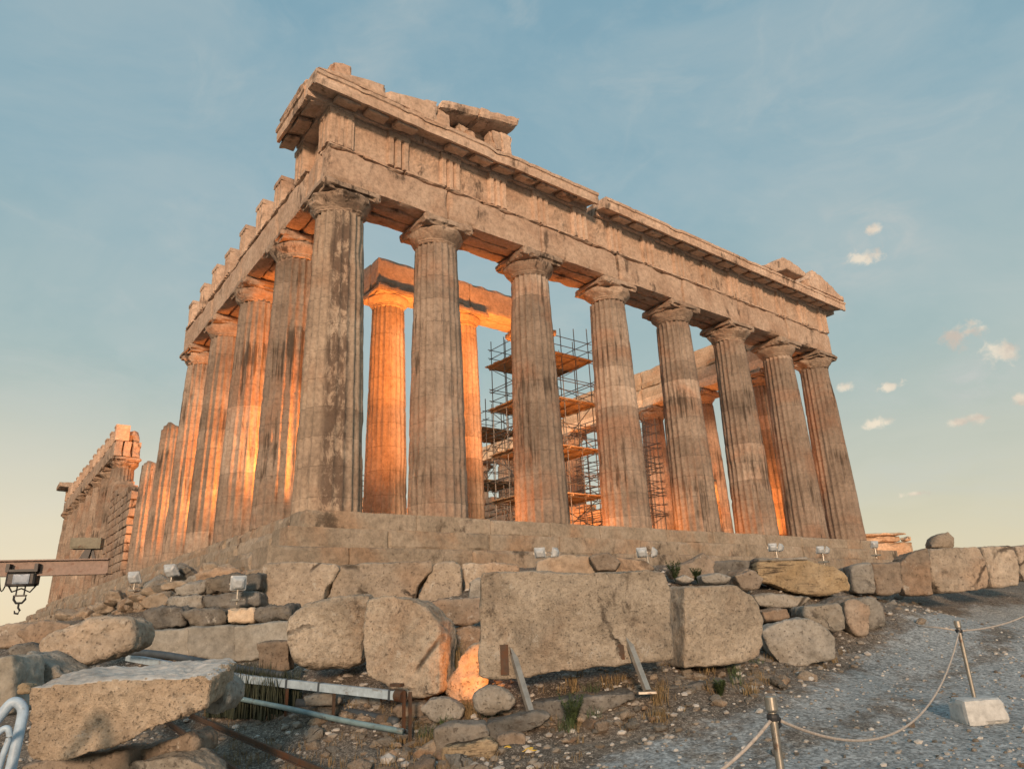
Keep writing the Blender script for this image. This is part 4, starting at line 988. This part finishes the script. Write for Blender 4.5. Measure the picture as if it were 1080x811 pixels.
# lit warm lamps standing on the temple floor behind the columns, and one low among the blocks
ORANGE = (1.0, .30, .058)
SIDE = (1, .05, .14)
FRONT, FLANK, NORTH = 340, 11000, (.55, 1, .75)
TOK = (-2.5, 6.3, 4.4)                     # towards the column two bays farther on
for x, y, beams, lb in (
        (3.1, 1.7, [((2.3, 4.5, 7.6), 1700, 84), ((-1.7, 2.7, 3.2), 7500, 80), ((1, .8, .3), 110, 150), ((2.9, 3.9, 10.6), 6800, 46)], 'lit orange floodlight on the temple floor behind the corner column'),
        (6.2, 1.5, [((1.5, 4.5, 8.6), 1600, 88), ((2.0, 4.1, 10.8), 6500, 50), (SIDE, FRONT, 104), ((.6, 1, .3), 110, 150)], 'lit orange floodlight between the second and third front columns'),
        (10.5, 1.5, [((1.3, 4.4, 8.6), 1600, 88), ((1.2, 4.1, 10.8), 6200, 50), (SIDE, FRONT, 104), ((.6, 1, .3), 110, 150)], 'lit orange floodlight left of the fourth front column'),
        (14.8, 1.5, [((1.0, 7.0, 7.0), 2600, 90), (SIDE, FRONT, 104)], 'lit orange floodlight in front of the scaffold'),
        (19.1, 1.5, [((1.0, 7.5, 5.0), 2300, 90), (SIDE, FRONT * .7, 104)], 'lit orange floodlight right of the scaffold'),
        (23.4, 3.0, [((5.2, 1.8, 6.0), 2600, 90), (SIDE, FRONT * .4, 104)], 'lit orange floodlight behind the sixth front column'),
        (27.0, 3.4, [(NORTH, 1700, 110)], 'lit orange floodlight facing the third north flank column'),
        (27.0, 8.0, [(NORTH, 1700, 110)], 'lit orange floodlight facing the fourth north flank column'),
        (27.0, 13.0, [(NORTH, 1700, 110)], 'lit orange floodlight deep in the north colonnade'),
        (3.5, 2.2, [(TOK, FLANK * .55, 66)], 'lit orange floodlight aimed at the third flank column'),
        (3.5, 6.3, [(TOK, FLANK, 66)], 'lit orange floodlight aimed at the fourth flank column'),
        (3.5, 10.6, [(TOK, FLANK, 66)], 'lit orange floodlight aimed at the fifth flank column'),
        (3.5, 14.9, [(TOK, FLANK, 66)], 'lit orange floodlight aimed at the first broken flank column'),
        (3.5, 19.2, [(TOK, FLANK * .8, 66)], 'lit orange floodlight aimed at the second broken flank column'),
        (3.5, 23.5, [(TOK, FLANK * .4, 66)], 'lit orange floodlight aimed at the masonry between the column groups'),
        (3.4, 31, [((-.3, 1, .5), 5000, 80)], 'lit orange floodlight before the western column group'),
        (21, 13, [((3.6, 7, 4.5), 3500, 120)], 'lit orange floodlight inside the cella behind the scaffold'),
        (15, 30, [((2, 14, 6), 14000, 100)], 'lit orange floodlight before the cross wall')):
    z = .74 if 4.4 < x < 26.5 and y > 5.5 else .02; d = Vector(beams[0][0])
    floodlight((x, y, z), ((0, math.atan2(-d.x, d.y) + PI, -.8),), .18, lb, 'lit floodlights inside the temple', beams, ORANGE, .02)
q = at(514, 742, 9.15)
floodlight(q, ((0, .4, -.6),), .12, 'lit orange floodlight hidden low behind the grey boulder', None, [(at(480, 690, 10.5) - q, 62, 130)], ORANGE, stand=.03)

# ------------------------------------------------------------------ scaffolds
def scaffold(x0, x1, y0, y1, z0, decks, nx, ny, top, label, planks=True):
    s = empty('scaffold', (x0, y0, z0), 0, label, 'scaffold', 'scaffolds inside the temple')
    W, D = x1 - x0, y1 - y0; r = .026
    xs = [W * i / (nx - 1) for i in range(nx)]; ys = [D * i / (ny - 1) for i in range(ny)]
    for i, x in enumerate(xs):
        for j, y in enumerate(ys):
            if 0 < i < nx - 1 and 0 < j < ny - 1: continue
            mb = MB(); mb.tube([(x, y, 0), (x, y, top + random.uniform(-.5, .35))], r, 6); mb.build('scaffold_pole', 'scaf', s)
    lev = [z - z0 for z in decks]
    zz = sorted(set([round(z + k, 2) for z in lev for k in (-.12, .5, 1.0)] + [round(z - 1.3, 2) for z in lev if z > 1.6]))
    for z in zz:
        if z > top - .1 or z < .1: continue
        e = .25
        for y in (0, D): mb = MB(); mb.tube([(-e, y - .05, z), (W + e, y - .05, z)], r * .85, 6); mb.build('guard_rail', 'scaf', s)
        for x in (0, W): mb = MB(); mb.tube([(x + .05, -e, z + .06), (x + .05, D + e, z + .06)], r * .85, 6); mb.build('guard_rail', 'scaf', s)
    prev = 0
    for k, z in enumerate(lev):
        for y in (0, D):
            a, b = ((0, W) if k % 2 else (W, 0)); mb = MB(); mb.tube([(a, y + .06, prev + .1), (b, y + .06, z - .1)], r * .8, 6); mb.build('brace', 'scaf', s)
        for x in (0, W):
            a, b = ((0, D) if k % 2 else (D, 0)); mb = MB(); mb.tube([(x - .06, a, prev + .1), (x - .06, b, z - .1)], r * .8, 6); mb.build('brace', 'scaf', s)
        prev = z
        if planks:
            mb = MB(); y = -.15
            while y < D + .1:
                w = .26; mb.box(-.25 + random.uniform(-.1, .05), W + .25 + random.uniform(-.05, .1), y, y + w - .012, z, z + .05 + random.uniform(0, .004)); y += w
            p = mb.build('platform', 'plank', s)
            mb = MB()
            for i in range(5): x = W * i / 4; mb.bar((x, -.2, z - .06), (x, D + .2, z - .06), .07, .1)
            mb.build('platform_joist', 'plank', p)
    return s
scaffold(14.25, 18.2, 7.35, 10.9, .7, (2.6, 5.0, 7.5, 9.95), 5, 4, 10.9, 'tall scaffold with four plank decks behind the third and fourth front columns')
scaffold(19.6, 23.4, 7.6, 10.4, .7, (2.0, 3.3, 4.7, 6.1), 5, 4, 6.6, 'lower dense scaffold behind the fourth and fifth front columns', False)
scaffold(15.4, 17.6, 13.2, 15.6, .7, (4.2, 7.2), 3, 3, 8.6, 'narrow scaffold farther back, left of the tall scaffold')
scaffold(7.1, 8.1, 12, 13.2, .7, (2.6,), 2, 2, 3.6, 'small scaffold tower seen through the gap beside the porch column', False)

# ------------------------------------------------------------------ gantry beam with hoist at the left
a, c = at(-120, 595, 21), at(113, 607, 22.5); a.z = c.z = (a.z + c.z) / 2 + .05
L = (c - a).length; ang = math.atan2(c.y - a.y, c.x - a.x)
gan = empty('gantry_beam', a, ang, 'brown steel gantry beam crossing the far left edge with a chain hoist under it', 'gantry beam')
mb = MB(); mb.box(0, L, -.16, .16, .21, .25); mb.box(0, L, -.16, .16, -.25, -.21); mb.box(0, L, -.03, .03, -.212, .212); mb.build('beam', 'beam', gan)
xb = L - .75
mb = MB(); mb.rough(xb - .42, xb + .48, -.22, .22, .55, .92, .1, .005, .02, 3); mb.build('end_carriage', 'beamblock', gan)
mb = MB(); mb.bar((xb + .05, 0, .25), (xb + .12, 0, .56), .22, .18); mb.bar((xb + .3, 0, .25), (xb + .2, 0, .56), .09, .09); mb.bar((xb - .12, 0, .22), (xb + .05, 0, .56), .07, .07); mb.build('carriage_bracket', 'black', gan)
mb = MB(); mb.box(-.1, .2, -.18, .18, -5, .2); mb.build('leg', 'beam', gan)
xh = L * (140 / 233.0) + .05
ho = MB(); ho.rough(xh - .42, xh + .42, -.24, .24, -.56, -.12, .08, .003, .03, 5); hoist = ho.build('hoist', 'black', gan)
mb = MB(); mb.rough(xh - .2, xh + .26, -.28, -.23, -.5, -.2, .06, .002, .02, 8); mb.build('hoist_cover', 'hoistblue', hoist)
mb = MB(); mb.box(xh - .44, xh + .44, -.26, .26, -.13, -.05); mb.box(xh - .44, xh - .34, -.27, .27, -.13, .12); mb.box(xh + .34, xh + .44, -.27, .27, -.13, .12); mb.build('trolley_frame', 'black', hoist)
def chain(x, z0, z1, y=0): mb = MB(); mb.tube([(x, y, z0), (x, y, z1)], .022, 6); return mb
for dx in (-.12, .1): chain(xh + dx, -.55, -.86).build('chain', 'black', hoist)
mb = MB(); mb.tube([(xh - .16, 0, -.82), (xh - .16, 0, -.95), (xh - .08, 0, -1.06), (xh + .08, 0, -1.06), (xh + .16, 0, -.95), (xh + .16, 0, -.82)], .035, 8); mb.bar((xh - .16, 0, -.84), (xh + .16, 0, -.84), .06, .05)
mb.tube([(xh, 0, -1.05), (xh, 0, -1.2), (xh + .06, 0, -1.28), (xh + .02, 0, -1.38), (xh - .07, 0, -1.36), (xh - .09, 0, -1.28)], [.03, .03, .032, .035, .03, .015], 8); mb.build('hook', 'black', hoist)
mb = MB()                               # power cable hanging in loops under the beam
for k in range(8):
    x0 = xh - .42 - .25 * k; pts = [(x0 - .25 * i / 8, .05, -.27 - .42 * math.sin(PI * i / 8)) for i in range(9)]; mb.tube(pts, .02, 6)
mb.tube([(xh - .4, .05, -.5), (xh - .25, 0, -.72), (xh, 0, -.62), (xh + .25, 0, -.74), (xh + .42, 0, -.5)], .025, 6)
mb.build('cable_loop', 'black', gan)

# ------------------------------------------------------------------ pipe line, conduits, rails at the lower left
def lerp(a, b, t): return a + (b - a) * t
pA, pB, pC = at(135, 693, 12.2), at(262, 716, 10.4), at(418, 733, 9.0)
pipe = empty('pipe_rail', pB, 0, 'pale blue pipe carried on thin rusty posts in front of the rounded boulder', 'pipe')
o0 = Vector(pB)
mb = MB(); mb.bar(pA - o0, pB - o0, .085, .105); mb.build('pipe_section', 'pipe', pipe)
mb = MB(); mb.bar(pB - o0 + Vector((.01, 0, 0)), lerp(pB, pC, .52) - o0, .085, .105); mb.build('pipe_section', 'pipe', pipe)
mb = MB(); mb.bar(lerp(pB, pC, .53) - o0, pC - o0, .085, .105); mb.build('pipe_section', 'pipe', pipe)
mb = MB()
for t in (.3, .525, .97): mb.bar(lerp(pB, pC, t - .006) - o0, lerp(pB, pC, t + .006) - o0, .10, .125)
mb.build('clamp', 'pipedark', pipe)
mb = MB(); u = (pC - pB).normalized(); mb.tube([pC - o0, pC - o0 + u * .12], [.075, .075], 14); mb.tube([pC - o0 + u * .02 + Vector((0, 0, .10)), pC - o0 + u * .02 + Vector((0, 0, .12))], .01, 6)
mb.bar(pC - o0 - u * .08 + Vector((0, 0, .12)), pC - o0 + u * .10 + Vector((0, 0, .13)), .08, .04); mb.build('end_cap', 'rust', pipe)
for px, d in ((300, 10.0), (352, 9.55), (418, 8.9), (430, 8.95)):
    t = (d - 10.4) / (9.0 - 10.4); b = lerp(pB, pC, t); gz = ground(b.x, b.y) - .25
    mb = MB(); mb.bar((b.x - o0.x, b.y - o0.y - .04, gz - o0.z), (b.x - o0.x, b.y - o0.y - .04, b.z - o0.z + (.06 if px > 400 else -.05)), .035, .035); mb.build('post', 'rust', pipe)
def hose(name, pts, r, mat, label, cat):
    mb = MB(); P = [Vector(p) for p in pts]; Q = []
    for i in range(len(P) - 1):
        p0, p1, p2, p3 = P[max(i - 1, 0)], P[i], P[i + 1], P[min(i + 2, len(P) - 1)]
        for k in range(8):
            t = k / 8; Q.append(.5 * ((2 * p1) + (p2 - p0) * t + (2 * p0 - 5 * p1 + 4 * p2 - p3) * t * t + (3 * p1 - p0 - 3 * p2 + p3) * t ** 3))
    Q.append(P[-1]); mb.tube(Q, r, 10); o = mb.build(name, mat, smooth=True); return tag(o, label, cat)
hose('hose', [at(120, 686, 11.6), at(170, 690, 11.3), at(215, 698, 11.0), at(255, 705, 10.8), at(300, 712, 10.6)], .055, 'pipedark', 'dark hose lying along the foot of the grey wall course', 'hose')
hose('conduit', [at(250, 736, 10.2), at(305, 747, 9.6), at(360, 759, 9.1), at(425, 771, 8.6)], .035, 'pipeteal', 'thin teal conduit running below the pale pipe', 'conduit')
hose('conduit', [at(295, 738, 10.3), at(350, 748, 9.9), at(420, 762, 9.3)], .07, 'pipedark', 'thick dark conduit just above the teal one', 'conduit')
for k, (a_, c_, lb) in enumerate((((200, 763), (352, 826), 'upper rail of the narrow track below the pale pipe'), ((165, 762), (262, 830), 'lower rail of the narrow track in the bottom left corner'))):
    A_, C_ = hit(*a_) + Vector((0, 0, .085)), hit(*c_) + Vector((0, 0, .085)); mb = MB()
    D_ = C_ - A_; mb.bar((0, 0, 0), D_, .03, .02); mb.bar((0, 0, -.03), D_ + Vector((0, 0, -.03)), .01, .04); mb.bar((0, 0, -.055), D_ + Vector((0, 0, -.055)), .055, .012)
    o = mb.build('track_rail', 'rust'); o.location = A_; tag(o, lb, 'rail')
# thick hose bent over at the very left
hose('hose', [at(2, 850, 4.75), at(12, 808, 4.8), at(20, 772, 4.9), at(24, 748, 5.0), at(14, 740, 5.0), at(0, 755, 4.95), at(-18, 778, 4.9), at(-40, 800, 4.8)], .036, 'tarp', 'thick pale blue hose bent over at the lower left edge beside the near left block', 'hose')
hose('hose', [at(-12, 850, 4.6), at(2, 800, 4.65), at(10, 776, 4.7), at(4, 768, 4.7), at(-20, 790, 4.65)], .02, 'tarp', 'thinner pale blue hose inside the bend of the thick one at the lower left edge', 'hose')

# ------------------------------------------------------------------ steel props
for lb, hp, bp_, d in (('left steel prop leaning against the longest slab', (158, 395), (220, 602), 8.75), ('right steel prop leaning against the longest slab', (540, 345), (612, 533), 8.8)):
    h1, b1 = at(*pix('b', [hp])[0], 8.93), at(*pix('b', [bp_])[0], d - .35)
    s = empty('steel_prop', b1, 0, lb, 'steel prop', 'steel props under the longest slab')
    v = h1 - b1; mb = MB(); mb.bar((0, 0, 0), v, .075, .055); mb.build('strut', 'steel', s)
    rgt = Vector((RGT[0], RGT[1], 0))
    fw_ = Vector((FWD[0], FWD[1], 0)); mb = MB(); mb.bar(v - rgt * .15 - fw_ * .03 + Vector((0, 0, -.12)), v - rgt * .045 - fw_ * .03 + Vector((0, 0, -.12)), .05, .36); mb.build('bearing_plate', 'rust', s)
    mb = MB(); mb.bar(-rgt * .12 + Vector((0, 0, -.02)), rgt * .10 + Vector((0, 0, -.02)), .16, .025); mb.build('base_plate', 'steel', s)

# ------------------------------------------------------------------ rope barrier
def rope_post(top, h, label, foot):
    p = empty('rope_post', (top.x, top.y, top.z - h), 0, label, 'rope post', 'posts of the rope barrier')
    mb = MB(); mb.lathe([(.0, h), (.028, h), (.034, h - .008), (.034, h - .075), (.028, h - .085), (.0225, h - .09), (.022, .0), (0, 0)], 20); mb.build('pole', 'post', p, smooth=False)
    mb = MB(); mb.lathe([(.024, h - .135), (.034, h - .13), (.036, h - .115), (.034, h - .10), (.024, h - .095)], 16); mb.tube([(.03, 0, h - .115), (.06, 0, h - .13), (.06, 0, h - .16), (.03, 0, h - .17)], .012, 8); mb.build('rope_ring', 'black', p)
    if foot:
        mb = MB(); mb.rough(-.24, .24, -.17, .17, -.10, .16, .05, .006, .035, 4, 3); f = mb.build('concrete_foot', 'concrete', p); f.rotation_euler.z = -.6
    return p
T1 = at(812, 733, 4.0); T2 = at(1009, 654, 8.0)
rope_post(T1, 1.02, 'near rope post of worn metal, cut by the bottom photo edge', True)
rope_post(T2, .98, 'far rope post of worn metal standing in a pale concrete block', True)
def rope(a, c, sag, label, n=30):
    mb = MB(); mb.tube([(lerp(a.x, c.x, i / n), lerp(a.y, c.y, i / n), lerp(a.z, c.z, i / n) - sag * 4 * (i / n) * (1 - i / n)) for i in range(n + 1)], .0095, 8)
    tag(mb.build('rope', 'rope', smooth=True), label, 'rope', 'ropes of the barrier')
k1, k2 = T1 - Vector((0, 0, .115)), T2 - Vector((0, 0, .115))
rope(k1, k2, .50, 'grey rope sagging between the near and the far post')
rope(k1, at(640, 850, 3.3), .12, 'grey rope running from the near post down past the bottom photo edge')
rope(k2, at(1120, 622, 10.5), .13, 'grey rope running from the far post to the right photo edge')
q = at(968, 660, 8.3); mb = MB(); mb.tube([k2, lerp(k2, q, .5) + Vector((0, 0, .01)), q], .009, 8); tag(mb.build('rope', 'rope', smooth=True), 'short loose rope end tied to the far post, pointing left', 'rope', 'ropes of the barrier')

# ------------------------------------------------------------------ plants, tape
def tuft(mb, x, y, z, n, h, spread, w=.008, lean=.5):
    for k in range(n):
        a = random.uniform(0, 6.28); r = spread * math.sqrt(random.random()); bx, by = x + r * math.cos(a), y + r * math.sin(a); L = h * random.uniform(.5, 1.1)
        da = random.uniform(0, 6.28); le = lean * random.uniform(.2, 1) * L; tx, ty = bx + le * math.cos(da), by + le * math.sin(da); px, py = -math.sin(da + .6) * w, math.cos(da + .6) * w
        b = len(mb.v); mx, my = bx + le * .3 * math.cos(da), by + le * .3 * math.sin(da)
        mb.v += [(bx - px, by - py, z - .03), (bx + px, by + py, z - .03), (mx + px * .8, my + py * .8, z + L * .6), (mx - px * .8, my - py * .8, z + L * .6), (tx, ty, z + L)]
        mb.f += [(b, b + 1, b + 2, b + 3), (b + 3, b + 2, b + 4)]
def plant(name, x, y, z, n, h, spread, mat, label, cat, w=.008, lean=.5):
    mb = MB(); tuft(mb, 0, 0, 0, n, h, spread, w, lean); o = mb.build(name, mat, fix=False); o.location = (x, y, z); return tag(o, label, cat)
def weed(x, y, z, h, label):
    o = empty('weed', (x, y, z), 0, label, 'weed'); st = MB(); lf = MB()
    for k in range(26):
        a = random.uniform(0, 6.28); L = h * random.uniform(.55, 1.0); tx, ty = .45 * L * math.cos(a), .45 * L * math.sin(a); st.tube([(0, 0, -.03), (tx * .4, ty * .4, L * .55), (tx, ty, L)], [.005, .004, .002], 5)
        for i in range(34):
            t = random.uniform(.1, 1); q = (tx * t, ty * t, L * t); aa = random.uniform(0, 6.28); r = .05; w = .013; b = len(lf.v); dz = random.uniform(-.01, .04)
            lf.v += [q, (q[0] + r * .5 * math.cos(aa + .35), q[1] + r * .5 * math.sin(aa + .35), q[2] + dz * .5), (q[0] + r * math.cos(aa), q[1] + r * math.sin(aa), q[2] + dz), (q[0] + r * .5 * math.cos(aa - .35), q[1] + r * .5 * math.sin(aa - .35), q[2] + dz * .5)]; lf.f.append((b, b + 1, b + 2, b + 3))
    st.build('stem', 'green', o); lf.build('leaves', 'green', o, fix=False)
p = hit(604, 772); weed(p.x, p.y, p.z, .42, 'green leafy weed growing by the dark kerb slab between the props')
p = hit(760, 735); weed(p.x, p.y, p.z, .2, 'low green weed under the pitted block')
p = at(712, 606, 12.8); weed(p.x, p.y, p.z - .1, .35, 'green weed in the hollow behind the pitted block'); p = at(735, 608, 13.2); weed(p.x, p.y, p.z - .1, .28, 'lower green weed beside the pale stones in the hollow')
for px, py, d, h, lb in ((262, 775, 10.35, .72, 'tall dark reeds under the left part of the pale pipe'), (290, 778, 10.05, .62, 'dark reed clump beside the first rusty post'), (240, 768, 10.6, .72, 'dark reed clump at the right tip of the near left block')):
    p = at(px, py, d); plant('reeds', p.x, p.y, ground(p.x, p.y) - .02, 520, h, .33, 'darkgreen', lb, 'reeds', .009, .25)
p = at(482, 690, 10.6); plant('dry_weed', p.x, p.y, p.z - .25, 90, .5, .14, 'dry', 'straw-coloured dry weed in the glowing gap', 'dry weed', .006, .6)
for k in range(34):
    px = random.uniform(440, 900); py = 770 - 78 * (px - 440) / 460 + random.uniform(-22, 34); p = hit(px, py)
    plant('dry_weed', p.x, p.y, p.z, random.randint(26, 60), random.uniform(.09, .24), random.uniform(.05, .13), 'dry' if k % 3 else 'green', 'small weed tuft in the dirt below the big blocks', 'weed', .0035, .9)['group'] = 'weed tufts below the big blocks'
p = hit(548, 796)
mb = MB()
for i in range(26):
    t = i / 25; x = (t - .5) * .10 + .02 * math.sin(i * 2.1); y = -(t - .5) * .42; b = len(mb.v); z = .035 + .03 * math.sin(t * 9); w = .028
    mb.v += [(x - w, y, z), (x + w, y + .01, z + .01 * math.sin(i))]
    if i: mb.f.append((b - 2, b - 1, b + 1, b))
o = mb.build('plastic_tape', 'tape', fix=False); o.location = p; o.modifiers.new('thick', 'SOLIDIFY').thickness = .006; tag(o, 'twisted yellow strip of plastic lying in the rubble', 'plastic tape')
mb = MB()
for k in range(520):
    dd = random.uniform(6.5, 13); px = random.uniform(380, 960); tt = (px - 540) / FPX * dd; x = CAM[0] + FWD[0] * dd + RGT[0] * tt; y = CAM[1] + FWD[1] * dd + RGT[1] * tt
    if path_dist(np.array([x]), np.array([y]))[0] > -.15: continue
    tuft(mb, x, y, ground(x, y), random.randint(5, 14), random.uniform(.04, .11), .07, .003, .9)
for k in range(160):
    p = hit(random.uniform(200, 520), random.uniform(745, 820)); tuft(mb, p.x, p.y, p.z, random.randint(8, 18), random.uniform(.06, .16), .10, .003, .8)
tag(mb.build('dry_grass', 'dry', fix=False), 'short dry grass in the dirt around the blocks', 'grass', kind='stuff')

# ------------------------------------------------------------------ far low ruin wall beyond the right end of the temple
w0 = at(912, 582, 44); w1 = at(967, 582, 44)
far = empty('ruin_wall', w0, math.atan2(w1.y - w0.y, w1.x - w0.x), 'low ruined wall catching orange light beyond the last column', 'ruin wall')
Lw = (w1 - w0).length; mb = MB()
mb.rough(0, Lw, 0, 1.2, -1.4, .55, .35, .03, .12, 5); mb.rough(.2, Lw * .8, .1, 1.1, .56, .95, .3, .03, .12, 9); mb.build('wall', 'inner', far)
mb = MB(); mb.rough(-.1, Lw * .86, -.12, 1.25, .96, 1.15, .3, .03, .12, 19); mb.build('coping', 'inner', far)
mb = MB(); mb.rough(Lw * .88, Lw * 1.0, .1, 1.0, .56, .9, .2, .05, .15, 29); mb.build('broken_end_block', 'inner', far)
floodlight(w0 + Vector((RGT[0] * 1.4 - FWD[0] * 2.6, RGT[1] * 1.4 - FWD[1] * 2.6, -1.3)), ((0, .4, -.6),), .4, 'lit orange floodlight before the low ruined wall', 'lit floodlights inside the temple', [((.3, .8, .35), 300, 140)], ORANGE)

# turn the block modifiers into plain meshes
bpy.context.view_layer.update()
dg = bpy.context.evaluated_depsgraph_get()
for o in BLOCKS:
    me = bpy.data.meshes.new_from_object(o.evaluated_get(dg)); me.name = o.name
    old = o.data; o.modifiers.clear(); o.data = me
    if o.get('label', '').startswith('big tan block in the near left corner'):
        me.materials.append(M['sawn'])
        for p in me.polygons:
            if p.normal.z > .72 and p.center.z > .5: p.material_index = 1
